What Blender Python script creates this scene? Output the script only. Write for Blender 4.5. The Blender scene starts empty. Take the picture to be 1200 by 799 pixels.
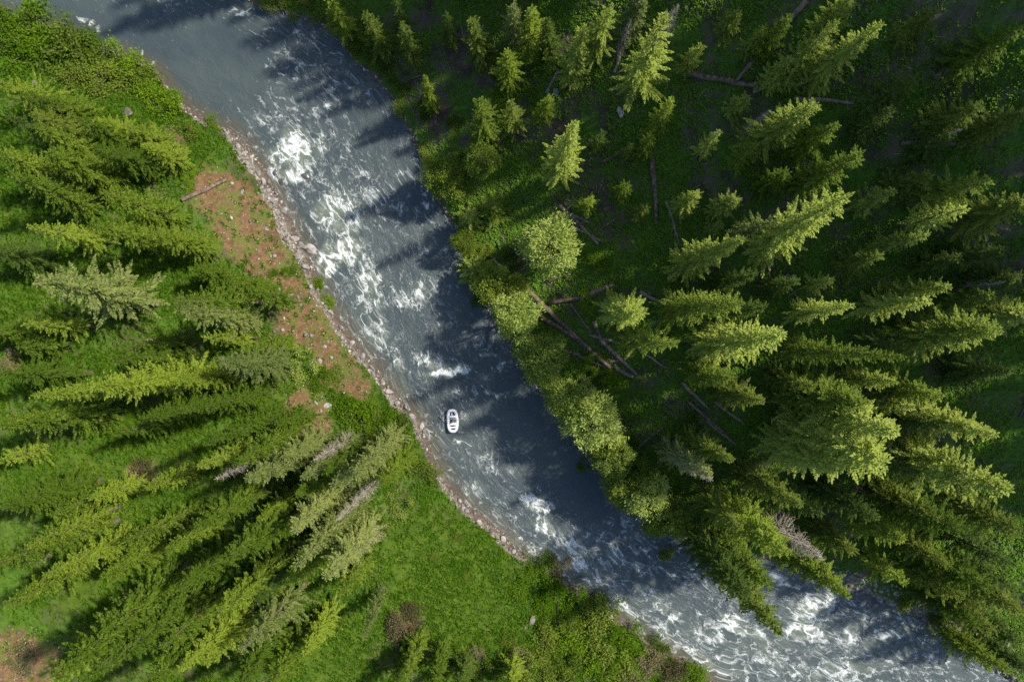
import bpy, math, random
import numpy as np
from mathutils import Vector

# ------------------------------------------------------------------ camera, light, exposure
SC = bpy.context.scene
COL = SC.collection
CAM_H = 120.0
FPX = 800.0                                   # focal length in pixels of the 1200 px wide photograph
cam_data = bpy.data.cameras.new('camera')
cam_data.sensor_width = 36.0
cam_data.sensor_fit = 'HORIZONTAL'
cam_data.lens = 36.0 * FPX / 1200.0
cam_data.clip_start = 1.0
cam_data.clip_end = 2000.0
cam = bpy.data.objects.new('camera', cam_data)
cam.location = (0, 0, CAM_H)
COL.objects.link(cam)
SC.camera = cam

SUN_EL, SUN_AZ = math.radians(46.0), math.radians(23.0)      # azimuth measured from +X towards +Y
sdir = Vector((math.cos(SUN_EL) * math.cos(SUN_AZ), math.cos(SUN_EL) * math.sin(SUN_AZ), math.sin(SUN_EL)))
sun_data = bpy.data.lights.new('sun', 'SUN')
sun_data.energy = 4.6
sun_data.angle = math.radians(1.9)
sun_data.color = (1.0, 0.935, 0.81)
sun = bpy.data.objects.new('sun', sun_data)
sun.rotation_euler = sdir.to_track_quat('Z', 'Y').to_euler()
sun.location = (120, 60, 150)
COL.objects.link(sun)

world = bpy.data.worlds.new('World')
SC.world = world
world.use_nodes = True
wn = world.node_tree
wn.nodes.clear()
sky = wn.nodes.new('ShaderNodeTexSky')
sky.sky_type = 'NISHITA'
sky.sun_disc = False
sky.sun_elevation = SUN_EL
sky.sun_rotation = math.atan2(sdir.x, sdir.y)
bg = wn.nodes.new('ShaderNodeBackground')
bg.inputs['Strength'].default_value = 0.15
wo = wn.nodes.new('ShaderNodeOutputWorld')
wn.links.new(sky.outputs['Color'], bg.inputs['Color'])
wn.links.new(bg.outputs['Background'], wo.inputs['Surface'])

SC.view_settings.view_transform = 'Standard'
SC.view_settings.look = 'None'
SC.view_settings.gamma = 1.0
SC.view_settings.exposure = 0.62
SC.render.engine = 'CYCLES'
SC.cycles.use_denoising = False
SC.cycles.max_bounces = 6
SC.cycles.diffuse_bounces = 3
SC.cycles.glossy_bounces = 2
SC.cycles.transmission_bounces = 3
SC.cycles.transparent_max_bounces = 4

RNG = np.random.default_rng(11)
random.seed(11)

# ------------------------------------------------------------------ numeric helpers
def hash2(ix, iy, seed):
    n = (ix.astype(np.int64) * 374761393 + iy.astype(np.int64) * 668265263 + seed * 1442695041) & 0x7fffffff
    n = ((n ^ (n >> 13)) * 1274126177) & 0x7fffffff
    n = n ^ (n >> 16)
    return (n & 0xffff) / 65535.0

def vnoise(x, y, seed=0):
    ix, iy = np.floor(x), np.floor(y)
    fx, fy = x - ix, y - iy
    fx = fx * fx * (3 - 2 * fx); fy = fy * fy * (3 - 2 * fy)
    a = hash2(ix, iy, seed); b = hash2(ix + 1, iy, seed)
    c = hash2(ix, iy + 1, seed); d = hash2(ix + 1, iy + 1, seed)
    return (a * (1 - fx) + b * fx) * (1 - fy) + (c * (1 - fx) + d * fx) * fy

def fbm(x, y, seed=0, octv=4):
    v, amp, tot = 0, 1.0, 0
    for k in range(octv):
        v = v + amp * vnoise(x, y, seed + k * 17); tot += amp
        x = x * 2.03 + 11.3; y = y * 2.03 - 7.1; amp *= 0.5
    return v / tot

def sstep(a, b, x):
    t = np.clip((x - a) / (b - a), 0, 1)
    return t * t * (3 - 2 * t)

def w0(px, py):                               # pixel of the photograph -> world x, y at water level
    k = CAM_H / FPX
    return ((px - 600) * k, (399.5 - py) * k)

# river banks as seen at the water line
LEFT_PX = [(-900, -420), (-500, -200), (-200, -60), (-60, -12), (0, 15), (40, 27), (85, 40), (112, 60), (150, 66), (185, 84), (202, 110), (220, 126),
           (245, 142), (272, 153), (290, 170), (306, 192), (320, 215), (332, 240), (346, 266), (358, 292), (370, 318), (382, 346),
           (400, 376), (420, 405), (440, 427), (456, 452), (471, 470), (490, 486), (500, 510), (511, 540), (526, 566), (546, 590),
           (570, 608), (590, 625), (606, 642), (626, 656), (650, 668), (676, 690), (700, 710), (730, 725), (756, 746), (790, 766),
           (820, 781), (842, 799), (880, 830), (960, 880), (1100, 960), (1350, 1090), (1800, 1300)]
RIGHT_PX = [(-900, -640), (-500, -420), (-250, -270), (-60, -170), (100, -90), (220, -30), (285, -2), (302, 10), (340, 19), (372, 27), (396, 46), (416, 76),
            (436, 92), (456, 112), (471, 140), (484, 166), (494, 195), (506, 225), (517, 246), (532, 266), (542, 290), (550, 320),
            (566, 350), (577, 380), (597, 408), (617, 440), (640, 470), (660, 500), (686, 534), (706, 560), (718, 577), (746, 600),
            (776, 616), (800, 634), (824, 650), (850, 655), (874, 650), (900, 656), (932, 670), (985, 690), (1012, 696), (1060, 716), (1100, 741),
            (1140, 766), (1170, 789), (1186, 800), (1240, 835), (1330, 880), (1500, 950), (1800, 1060)]
LB = np.array([w0(*p) for p in LEFT_PX])
RB = np.array([w0(*p) for p in RIGHT_PX])

def resample(poly, n):
    seg = np.hypot(*np.diff(poly, axis=0).T); s = np.r_[0, np.cumsum(seg)]
    t = np.linspace(0, s[-1], n)
    return np.c_[np.interp(t, s, poly[:, 0]), np.interp(t, s, poly[:, 1])]

def poly_dist(x, y, poly):
    x = np.asarray(x, float); y = np.asarray(y, float)
    best = np.full(x.shape, 1e9); bs = np.zeros(x.shape); bt = np.zeros(x.shape)
    acc = 0.0
    for (ax, ay), (bx, by) in zip(poly[:-1], poly[1:]):
        dx, dy = bx - ax, by - ay; L = math.hypot(dx, dy)
        u = np.clip(((x - ax) * dx + (y - ay) * dy) / (L * L), 0, 1)
        ex, ey = x - (ax + u * dx), y - (ay + u * dy)
        d = np.hypot(ex, ey); m = d < best
        best = np.where(m, d, best); bs = np.where(m, acc + u * L, bs)
        bt = np.where(m, np.sign(dx * ey - dy * ex) * d, bt)
        acc += L
    return best, bs, bt

RIVER = np.vstack([LB, RB[::-1]])
def in_river(x, y):
    x = np.asarray(x, float); y = np.asarray(y, float)
    ins = np.zeros(x.shape, bool)
    n = len(RIVER)
    for i in range(n):
        x1, y1 = RIVER[i]; x2, y2 = RIVER[(i + 1) % n]
        if y1 == y2: continue
        c = ((y1 > y) != (y2 > y)) & (x < (x2 - x1) * (y - y1) / (y2 - y1) + x1)
        ins ^= c
    return ins

ZL = ([0, 2.2, 6, 12, 25, 50, 90, 200], [0, 0.95, 1.9, 4.2, 10.5, 23.5, 43.0, 92.0])
ZR = ([0, 1.2, 4, 12, 28, 50, 80, 130, 220], [0, 0.9, 2.1, 5.6, 14.0, 27.5, 53.0, 98.0, 170.0])  # outer part of the slope steepened to shade the right edge
def fields(x, y):
    dl, _, _ = poly_dist(x, y, LB); dr, _, _ = poly_dist(x, y, RB)
    return dl, dr, in_river(x, y)

def height(x, y, f=None):
    x = np.asarray(x, float); y = np.asarray(y, float)
    dl, dr, ins = f if f is not None else fields(x, y)
    d = np.minimum(dl, dr)
    left = dl < dr
    z = np.where(left, np.interp(d, *ZL), np.interp(d, *ZR))
    amp = np.clip(d / 10, 0.05, 1.0)
    z = z + amp * (2.6 * (fbm(x / 17, y / 17, 3, 3) - 0.5) + 0.7 * (fbm(x / 4.0, y / 4.0, 9, 3) - 0.5)) + 0.22 * (fbm(x / 1.7, y / 1.7, 21, 2) - 0.5) * np.clip(d / 1.0, 0, 1)
    bed = -np.clip(0.55 * d, 0, 1.6)
    return np.where(ins, bed, z)

HGX, HGY = np.arange(-150, 150.1, .75), np.arange(-130, 130.1, .75)
_hx, _hy = np.meshgrid(HGX, HGY)
HGRID = height(_hx.ravel(), _hy.ravel()).reshape(_hx.shape)
def hfast(x, y):
    u = np.clip((np.asarray(x, float) + 150) / .75, 0, len(HGX) - 1.001); v = np.clip((np.asarray(y, float) + 130) / .75, 0, len(HGY) - 1.001)
    i, j = u.astype(int), v.astype(int); fu, fv = u - i, v - j
    return (HGRID[j, i] * (1 - fu) + HGRID[j, i + 1] * fu) * (1 - fv) + (HGRID[j + 1, i] * (1 - fu) + HGRID[j + 1, i + 1] * fu) * fv
def h1(x, y):
    return float(hfast(x, y))

def on_ground(px, py):
    z = 0.0
    for _ in range(40):
        k = (CAM_H - z) / FPX
        x, y = (px - 600) * k, (399.5 - py) * k
        z = 0.5 * z + 0.5 * h1(x, y)
    return x, y, h1(x, y)

def to_px(x, y, z):
    k = FPX / (CAM_H - z)
    return 600 + x * k, 399.5 - y * k

def ground_px(pxs, pys):                      # the same for arrays
    px = np.asarray(pxs, float); py = np.asarray(pys, float); z = np.zeros(px.shape)
    for _ in range(22):
        k = (CAM_H - z) / FPX
        x, y = (px - 600) * k, (399.5 - py) * k
        z = 0.5 * z + 0.5 * hfast(x, y)
    return x, y, z

def stand(tip, length=None, h=None):          # a tree whose tip shows at TIP: its base point and height
    px, py = tip
    r = math.hypot(px - 600, py - 399.5)
    zt, hh = 10.0, 10.0
    for _ in range(60):
        k = (CAM_H - zt) / FPX
        x, y = (px - 600) * k, (399.5 - py) * k
        zg = h1(x, y)
        hh = h if h else min(max((CAM_H - zg) * length / max(r, 60), 2.0), 34.0)
        zt = 0.6 * zt + 0.4 * (zg + hh)
    return x, y, zg, hh

# ------------------------------------------------------------------ mesh helpers
def mesh_from(name, V, F, mat, attrs=None, smooth=False):
    V = np.asarray(V, np.float32); F = np.asarray(F, np.int32)
    me = bpy.data.meshes.new(name)
    n, k = F.shape
    me.vertices.add(len(V)); me.vertices.foreach_set('co', V.ravel())
    me.loops.add(n * k); me.loops.foreach_set('vertex_index', F.ravel())
    me.polygons.add(n)
    me.polygons.foreach_set('loop_start', np.arange(0, n * k, k, dtype=np.int32))
    if smooth: me.polygons.foreach_set('use_smooth', np.ones(n, bool))
    for an, (typ, arr) in (attrs or {}).items():
        a = me.attributes.new(an, typ, 'POINT')
        a.data.foreach_set('vector' if typ == 'FLOAT_VECTOR' else 'value', np.asarray(arr, np.float32).ravel())
    me.materials.append(mat)
    me.update(calc_edges=True)
    me.validate()
    return me

def link(name, me, parent=None, label=None, cat=None, group=None, kind=None, loc=None, rot=None, scale=None):
    o = bpy.data.objects.new(name, me); COL.objects.link(o)
    if parent: o.parent = parent
    if label: o['label'] = label
    if cat: o['category'] = cat
    if group: o['group'] = group
    if kind: o['kind'] = kind
    if loc is not None: o.location = loc
    if rot is not None: o.rotation_euler = rot
    if scale is not None: o.scale = scale
    return o

def norm(a):
    return a / np.maximum(np.linalg.norm(a, axis=-1, keepdims=True), 1e-9)

def blades(P, D, L, W, rng, droop=0.12):      # rhombic leaf sprays: base point, direction, length, width
    n = len(P); D = norm(D)
    up = norm(np.c_[rng.normal(0, .45, n), rng.normal(0, .45, n), np.ones(n)])
    S = norm(np.cross(D, up))
    L = np.asarray(L)[:, None]; W = np.asarray(W)[:, None]
    mid = P + D * L * 0.45
    tip = P + D * L; tip[:, 2] -= (L[:, 0]) * droop
    V = np.stack([P, mid - S * W * .5, tip, mid + S * W * .5], 1).reshape(-1, 3)
    return V, np.arange(4 * n).reshape(n, 4)

def tubes(paths, sides=6):                    # list of (points, radii)
    V, F, o = [], [], 0
    for pts, rad in paths:
        pts = np.asarray(pts, float); n = len(pts)
        T = norm(np.gradient(pts, axis=0))
        ref = np.where(np.abs(T[:, 2:3]) > .9, np.array([[1., 0, 0]]), np.array([[0, 0, 1.]]))
        A = norm(np.cross(T, ref)); B = np.cross(T, A)
        a = np.linspace(0, 2 * np.pi, sides, endpoint=False)
        ring = pts[:, None] + np.asarray(rad)[:, None, None] * (np.cos(a)[None, :, None] * A[:, None] + np.sin(a)[None, :, None] * B[:, None])
        V.append(ring.reshape(-1, 3)); V.append(pts[[0, -1]])
        c0, c1 = o + n * sides, o + n * sides + 1
        for i in range(n - 1):
            for j in range(sides):
                k = (j + 1) % sides
                F.append((o + i * sides + j, o + i * sides + k, o + (i + 1) * sides + k, o + (i + 1) * sides + j))
        for j in range(0, sides, 2):
            k, m = (j + 1) % sides, (j + 2) % sides
            F.append((c0, o + m, o + k, o + j)); q = o + (n - 1) * sides
            F.append((c1, q + j, q + k, q + m))
        o += n * sides + 2
    return np.vstack(V), np.array(F)

# ------------------------------------------------------------------ materials
def new_mat(name):
    m = bpy.data.materials.new(name); m.use_nodes = True
    nt = m.node_tree; nt.nodes.clear()
    return m, nt, nt.nodes.new('ShaderNodeOutputMaterial')

class NT:
    def __init__(s, nt): s.nt = nt
    def n(s, t, **kw):
        nd = s.nt.nodes.new(t)
        for k, v in kw.items(): setattr(nd, k, v)
        return nd
    def put(s, sock, v):
        if hasattr(v, 'is_output') or hasattr(v, 'links'): s.nt.links.new(v, sock)
        else: sock.default_value = v
    def math(s, op, a, b=None, clamp=False):
        nd = s.n('ShaderNodeMath', operation=op, use_clamp=clamp); s.put(nd.inputs[0], a)
        if b is not None: s.put(nd.inputs[1], b)
        return nd.outputs[0]
    def mix(s, f, a, b):
        nd = s.n('ShaderNodeMix', data_type='RGBA'); s.put(nd.inputs[0], f)
        s.put(nd.inputs[6], a if not isinstance(a, tuple) else (*a, 1)); s.put(nd.inputs[7], b if not isinstance(b, tuple) else (*b, 1))
        return nd.outputs[2]
    def noise(s, vec, scale, detail=4, rough=.55, dist=0.0, typ=None):
        nd = s.n('ShaderNodeTexNoise')
        if typ: nd.noise_type = typ
        if vec is not None: s.put(nd.inputs['Vector'], vec)
        nd.inputs['Scale'].default_value = scale; nd.inputs['Detail'].default_value = detail
        nd.inputs['Roughness'].default_value = rough; nd.inputs['Distortion'].default_value = dist
        return nd.outputs[0]
    def ramp(s, v, a, b, lo=0.0, hi=1.0):
        nd = s.n('ShaderNodeMapRange', interpolation_type='SMOOTHSTEP'); s.put(nd.inputs[0], v)
        s.put(nd.inputs[1], a); s.put(nd.inputs[2], b)
        nd.inputs[3].default_value = lo; nd.inputs[4].default_value = hi
        return nd.outputs[0]
    def attr(s, name, out='Fac'):
        nd = s.n('ShaderNodeAttribute', attribute_name=name); return nd.outputs[out]

def foliage_mat(name, dark, light, dry=None, dryness=0.0, transl=0.28, scale=0.55, rough=.6):
    m, nt, out = new_mat(name); g = NT(nt)
    pos = g.n('ShaderNodeNewGeometry').outputs['Position']
    rnd = g.n('ShaderNodeObjectInfo').outputs['Random']
    isl = g.n('ShaderNodeNewGeometry').outputs['Random Per Island']
    a = g.noise(pos, scale, 3)
    f = g.math('ADD', g.math('MULTIPLY', a, .55), g.math('MULTIPLY', isl, .3))
    f = g.math('ADD', f, g.math('MULTIPLY', g.math('SUBTRACT', rnd, .5), .7))
    f = g.ramp(f, .18, .78)
    c = g.mix(f, dark, light)
    if dry:
        c = g.mix(g.math('MULTIPLY', g.ramp(g.noise(pos, .9, 2), .5, .75), dryness), c, dry)
    d = g.n('ShaderNodeBsdfPrincipled'); g.put(d.inputs['Base Color'], c)
    d.inputs['Roughness'].default_value = rough; d.inputs['Specular IOR Level'].default_value = .08
    t = g.n('ShaderNodeBsdfTranslucent'); g.put(t.inputs['Color'], c)
    mx = g.n('ShaderNodeMixShader'); mx.inputs[0].default_value = transl
    nt.links.new(d.outputs[0], mx.inputs[1]); nt.links.new(t.outputs[0], mx.inputs[2]); nt.links.new(mx.outputs[0], out.inputs[0])
    return m

def plain_mat(name, c1, c2, scale=3.0, rough=.8, bump=0.0, per_object=.0):
    m, nt, out = new_mat(name); g = NT(nt)
    tc = g.n('ShaderNodeTexCoord').outputs['Object']
    f = g.ramp(g.noise(tc, scale, 6, .65), .3, .7)
    if per_object:
        f = g.math('ADD', f, g.math('MULTIPLY', g.math('SUBTRACT', g.n('ShaderNodeObjectInfo').outputs['Random'], .5), per_object), True)
    d = g.n('ShaderNodeBsdfPrincipled'); g.put(d.inputs['Base Color'], g.mix(f, c1, c2)); d.inputs['Roughness'].default_value = rough
    if bump:
        b = g.n('ShaderNodeBump'); b.inputs['Strength'].default_value = bump; b.inputs['Distance'].default_value = .1
        g.put(b.inputs['Height'], g.noise(tc, scale * 2.5, 6)); nt.links.new(b.outputs[0], d.inputs['Normal'])
    nt.links.new(d.outputs[0], out.inputs[0])
    return m

M = {}
M['fir_left'] = foliage_mat('fir_needles_olive', (.062, .110, .008), (.19, .255, .024), (.20, .18, .045), .2)
M['fir_right'] = foliage_mat('fir_needles_yellow_green', (.105, .155, .015), (.30, .365, .060), (.30, .27, .08), .2)
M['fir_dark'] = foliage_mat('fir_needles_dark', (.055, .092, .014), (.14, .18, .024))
M['fir_pale'] = foliage_mat('fir_needles_pale', (.095, .135, .03), (.225, .26, .068), (.26, .235, .11), .4)
M['leaf_bright'] = foliage_mat('shrub_leaves_bright', (.09, .18, .006), (.20, .32, .015), transl=.42)
M['leaf_olive'] = foliage_mat('shrub_leaves_olive', (.075, .125, .012), (.19, .25, .030), (.22, .18, .06), .12, transl=.32)
M['leaf_willow'] = foliage_mat('willow_leaves', (.15, .215, .028), (.35, .43, .095), transl=.35)
M['leaf_brown'] = foliage_mat('brown_scrub_twigs', (.085, .075, .032), (.20, .175, .085), transl=.15)
M['dead'] = plain_mat('weathered_dead_wood', (.22, .19, .16), (.42, .38, .33), 2.0, .9)
M['dead_branches'] = plain_mat('bare_grey_twigs', (.24, .20, .16), (.40, .35, .29), 1.0, .9, per_object=.3)
M['bark'] = plain_mat('fir_bark', (.06, .045, .032), (.17, .135, .105), 2.5, .95, .4)
M['log'] = plain_mat('fallen_log_wood', (.075, .05, .036), (.24, .18, .135), 1.6, .9, .5, .5)
M['log_pale'] = plain_mat('bleached_log_wood', (.13, .10, .075), (.30, .24, .185), 1.6, .9, .5, .4)
M['rock'] = plain_mat('river_rock', (.12, .11, .10), (.34, .31, .285), 1.1, .85, .5, .5)
M['rock_wet'] = plain_mat('wet_dark_rock', (.045, .045, .048), (.15, .145, .14), 1.3, .3, .5, .3)
M['rock_mid'] = plain_mat('weathered_grey_rock', (.06, .055, .05), (.19, .175, .16), 1.1, .9, .6, .3)
M['gravel'] = None

def gravel_mat():
    m, nt, out = new_mat('river_gravel'); g = NT(nt)
    isl = g.n('ShaderNodeNewGeometry').outputs['Random Per Island']
    pos = g.n('ShaderNodeNewGeometry').outputs['Position']
    c = g.mix(g.math('POWER', isl, 1.5), (.085, .072, .06), (.43, .39, .335))
    c = g.mix(g.ramp(g.noise(pos, 3.0, 5), .45, .75, 0, .5), c, (.15, .12, .09))
    d = g.n('ShaderNodeBsdfPrincipled'); g.put(d.inputs['Base Color'], c); d.inputs['Roughness'].default_value = .85
    nt.links.new(d.outputs[0], out.inputs[0])
    return m
M['gravel'] = gravel_mat()

def ground_mat():
    m, nt, out = new_mat('forest_ground'); g = NT(nt)
    pos = g.n('ShaderNodeNewGeometry').outputs['Position']
    dirt, grav, mead, wet, bare = (g.attr(a) for a in ('dirt', 'gravel', 'meadow', 'wet', 'bare'))
    soil = g.mix(g.ramp(g.noise(pos, .35, 6, .65), .35, .65), (.045, .036, .024), (.11, .088, .062))
    herb = g.mix(g.ramp(g.noise(pos, 1.6, 6, .7), .3, .7), (.03, .08, .008), (.075, .15, .014))
    base = g.mix(g.ramp(g.noise(pos, .16, 5, .6), .40, .58), soil, herb)
    base = g.mix(g.ramp(g.math('ADD', bare, g.math('MULTIPLY', g.math('SUBTRACT', g.noise(pos, .8, 6, .7), .5), .9)), .3, .6), base, soil)
    mc = g.mix(g.ramp(g.noise(pos, .9, 7, .7), .3, .7), (.028, .058, .005), (.072, .115, .008))
    mc = g.mix(g.ramp(g.noise(pos, .25, 4), .50, .75, 0, .45), mc, (.11, .13, .02))
    mc = g.mix(g.ramp(g.noise(pos, 3.5, 4, .7), .6, .78, 0, .6), mc, (.045, .06, .012))
    base = g.mix(mead, base, mc)
    dn = g.noise(pos, 1.1, 8, .72)
    dc = g.mix(g.ramp(dn, .3, .7), (.080, .043, .021), (.185, .108, .056))
    dc = g.mix(g.ramp(g.noise(pos, .45, 5, .7), .45, .60, 0, .85), dc, (.085, .11, .018))
    dc = g.mix(g.ramp(g.noise(pos, 4.5, 3, .6), .60, .70, 0, .8), dc, (.38, .30, .22))
    base = g.mix(g.ramp(g.math('ADD', dirt, g.math('MULTIPLY', g.math('SUBTRACT', g.noise(pos, .8, 6, .7), .5), .9)), .35, .62), base, dc)
    v = g.n('ShaderNodeTexVoronoi'); g.put(v.inputs['Vector'], pos); v.inputs['Scale'].default_value = 3.2
    bw = g.n('ShaderNodeSeparateColor'); nt.links.new(v.outputs['Color'], bw.inputs[0])
    gc = g.mix(bw.outputs[0], (.085, .07, .055), (.27, .24, .20))
    base = g.mix(g.ramp(g.math('ADD', grav, g.math('MULTIPLY', g.math('SUBTRACT', g.noise(pos, .9, 5), .5), .7)), .4, .6), base, gc)
    base = g.mix(g.math('MULTIPLY', wet, .75), base, (.055, .034, .024))
    d = g.n('ShaderNodeBsdfPrincipled'); g.put(d.inputs['Base Color'], base); d.inputs['Roughness'].default_value = .92
    d.inputs['Specular IOR Level'].default_value = .2
    b = g.n('ShaderNodeBump'); b.inputs['Strength'].default_value = .7; b.inputs['Distance'].default_value = .25
    g.put(b.inputs['Height'], g.noise(pos, 2.2, 8, .7)); nt.links.new(b.outputs[0], d.inputs['Normal'])
    nt.links.new(d.outputs[0], out.inputs[0])
    return m

def water_mat():
    m, nt, out = new_mat('river_water'); g = NT(nt)
    flow = g.attr('flow', 'Vector'); foam = g.attr('foam'); shallow = g.attr('shallow')
    pos = g.n('ShaderNodeNewGeometry').outputs['Position']
    mp = g.n('ShaderNodeMapping'); g.put(mp.inputs[0], flow); mp.inputs['Scale'].default_value = (.55, 1, 1)
    fv = mp.outputs[0]
    # warped ridges make the curling white lace of broken water
    wv = g.n('ShaderNodeTexNoise'); g.put(wv.inputs['Vector'], fv); wv.inputs['Scale'].default_value = .28; wv.inputs['Detail'].default_value = 5
    off = g.n('ShaderNodeVectorMath', operation='SCALE'); g.put(off.inputs[0], wv.outputs['Color']); off.inputs[3].default_value = 3.2
    ad = g.n('ShaderNodeVectorMath', operation='ADD'); g.put(ad.inputs[0], fv); g.put(ad.inputs[1], off.outputs[0])
    n1 = g.noise(ad.outputs[0], .50, 7, .55)
    ridge = g.math('SUBTRACT', 1.0, g.math('MULTIPLY', g.math('ABSOLUTE', g.math('SUBTRACT', n1, .5)), 9.0), True)
    n2 = g.noise(ad.outputs[0], 1.15, 9, .68)
    fine = g.noise(ad.outputs[0], 4.0, 6, .7)
    body = g.math('ADD', g.math('MULTIPLY', n2, .72), g.math('MULTIPLY', ridge, .40))
    body = g.math('ADD', body, g.math('MULTIPLY', g.math('SUBTRACT', fine, .5), .30))
    thr = g.math('SUBTRACT', .93, g.math('MULTIPLY', foam, .44))
    fm = g.ramp(g.math('SUBTRACT', body, thr), -.05, .23)
    veil = g.ramp(g.math('ADD', foam, g.math('MULTIPLY', g.math('SUBTRACT', g.noise(ad.outputs[0], .5, 7, .62), .5), .9)), .42, 1.2, 0, .42)      # aerated, milky water round the foam
    turb = g.ramp(g.noise(fv, .12, 4), .35, .65)
    wc = g.mix(turb, (.044, .060, .067), (.062, .080, .079))
    wc = g.mix(shallow, wc, (.085, .075, .050))
    wc = g.mix(veil, wc, (.30, .335, .235))
    n3 = g.noise(ad.outputs[0], 1.0, 4, .6)
    lace = g.ramp(g.math('SUBTRACT', 1.0, g.math('MULTIPLY', g.math('ABSOLUTE', g.math('SUBTRACT', n3, .5)), 12.0), True), .55, 1.0)
    patch = g.ramp(g.math('ADD', foam, g.math('MULTIPLY', g.math('SUBTRACT', g.noise(fv, .45, 4, .6), .5), .9)), .34, .85, 0, .85)
    fm = g.math('MAXIMUM', fm, g.math('MULTIPLY', g.math('MULTIPLY', lace, patch), g.ramp(n2, .40, .56, .1, .75)))
    d = g.n('ShaderNodeBsdfPrincipled'); g.put(d.inputs['Base Color'], wc)
    d.inputs['Roughness'].default_value = .30; d.inputs['IOR'].default_value = 1.333
    d.inputs['Specular IOR Level'].default_value = .5
    ff = g.n('ShaderNodeBsdfPrincipled'); ff.inputs['Base Color'].default_value = (.62, .65, .64, 1); ff.inputs['Roughness'].default_value = .85
    b = g.n('ShaderNodeBump'); b.inputs['Strength'].default_value = .55; b.inputs['Distance'].default_value = .35
    hgt = g.math('ADD', g.math('MULTIPLY', n2, 1.0), g.math('MULTIPLY', g.noise(ad.outputs[0], 3.2, 5, .6), .35))
    g.put(b.inputs['Height'], hgt); nt.links.new(b.outputs[0], d.inputs['Normal'])
    b2 = g.n('ShaderNodeBump'); b2.inputs['Strength'].default_value = .6; b2.inputs['Distance'].default_value = .3
    g.put(b2.inputs['Height'], g.math('ADD', fm, fine)); nt.links.new(b2.outputs[0], ff.inputs['Normal'])
    mx = g.n('ShaderNodeMixShader'); g.put(mx.inputs[0], fm)
    nt.links.new(d.outputs[0], mx.inputs[1]); nt.links.new(ff.outputs[0], mx.inputs[2]); nt.links.new(mx.outputs[0], out.inputs[0])
    return m

# ------------------------------------------------------------------ terrain
def axis(a, lo, hi, step, far, fstep):
    return np.unique(np.r_[np.arange(-far, lo, fstep), np.arange(lo, hi + step / 2, step), np.arange(hi + fstep, far + 1, fstep)])
xs = axis(0, -100, 100, .5, 260, 4.0); ys = axis(0, -72, 72, .5, 240, 4.0)
GX, GY = np.meshgrid(xs, ys)
FLD = fields(GX.ravel(), GY.ravel())
gz = height(GX.ravel(), GY.ravel(), FLD)
nx, ny = len(xs), len(ys)
gV = np.c_[GX.ravel(), GY.ravel(), gz]
ii = (np.arange(ny - 1)[:, None] * nx + np.arange(nx - 1)[None]).ravel()
gF = np.c_[ii, ii + 1, ii + 1 + nx, ii + nx]

def pblob(px, py, spots):                     # soft ellipses given in photograph pixels: (x, y, rx, ry, angle deg, strength)
    v = np.zeros(np.shape(px))
    for x, y, rx, ry, a, s in spots:
        c, si = math.cos(math.radians(a)), math.sin(math.radians(a))
        dx, dy = px - x, py - y
        u, w = (dx * c + dy * si) / rx, (-dx * si + dy * c) / ry
        v = np.maximum(v, s * np.exp(-1.3 * (u * u + w * w) ** 1.5))
    return v

DIRT = [(255, 225, 40, 45, 60, .95), (285, 270, 48, 45, 55, 1), (320, 320, 30, 50, -35, 1), (345, 370, 32, 50, -35, 1), (385, 425, 28, 40, -35, .9),
        (360, 475, 30, 35, 0, .9), (300, 245, 30, 60, -35, .9), (207, 168, 18, 14, 30, .9), (20, 775, 70, 45, 0, .95), (165, 553, 26, 12, 0, .8), (475, 735, 26, 32, 0, .8),
        (365, 500, 30, 22, 0, .8), (12, 425, 20, 16, 0, .7), (490, 765, 40, 14, 0, .7), (420, 425, 18, 30, -35, .7), (350, 350, 22, 46, -35, 1), (378, 395, 22, 46, -35, 1), (415, 445, 20, 34, -38, 1), (318, 285, 24, 46, -35, 1), (366, 470, 28, 24, 0, 1), (215, 620, 14, 10, 0, .6),
        (500, 120, 34, 55, -20, .8), (545, 60, 40, 45, 0, .7), (480, 90, 25, 40, -30, .8), (665, 250, 20, 40, -35, .7), (655, 345, 50, 14, 40, .6), (800, 480, 40, 25, 30, .6), (1100, 20, 80, 30, 0, .5)]
MEAD = [(520, 670, 90, 75, 0, 1), (560, 700, 70, 70, 0, 1), (480, 640, 40, 50, 0, 1), (600, 740, 50, 50, 0, 1), (110, 290, 40, 30, -30, 1), (20, 350, 40, 25, 0, 1), (15, 260, 25, 20, 0, .9),
        (60, 75, 60, 40, 0, .8), (160, 130, 60, 40, 30, .9), (225, 170, 40, 30, 40, .9), (180, 510, 70, 40, -20, 1), (80, 560, 80, 40, -10, .9), (380, 760, 70, 50, -30, .8),
        (110, 690, 50, 26, -30, .8), (300, 460, 60, 40, 0, .7), (150, 620, 90, 40, -25, .8), (420, 480, 40, 30, 0, .8), (640, 720, 60, 50, 40, .8)]
dl, dr, ins = FLD
GPX, GPY = to_px(gV[:, 0], gV[:, 1], gV[:, 2])
isleft = dl < dr
wob = (fbm(gV[:, 0] / 5, gV[:, 1] / 5, 5, 3) - .5) * 26
dirt = pblob(GPX + wob, GPY - wob, DIRT) * isleft
mead = np.where(isleft, np.clip(pblob(GPX + wob, GPY + wob, MEAD) + .42, 0, 1), pblob(GPX, GPY, [(735, 290, 40, 40, 0, .35), (735, 460, 40, 40, 0, .6), (715, 440, 30, 20, 0, .6)]))
gw = np.interp(GPX, [0, 180, 240, 300, 380, 480, 560, 620, 700, 900], [.2, .4, 1.3, 2.3, 1.9, 1.5, 1.6, 1.2, .9, .7])
gw = gw * (.35 + 1.3 * fbm(gV[:, 0] / 4, gV[:, 1] / 4, 87, 3))
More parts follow.
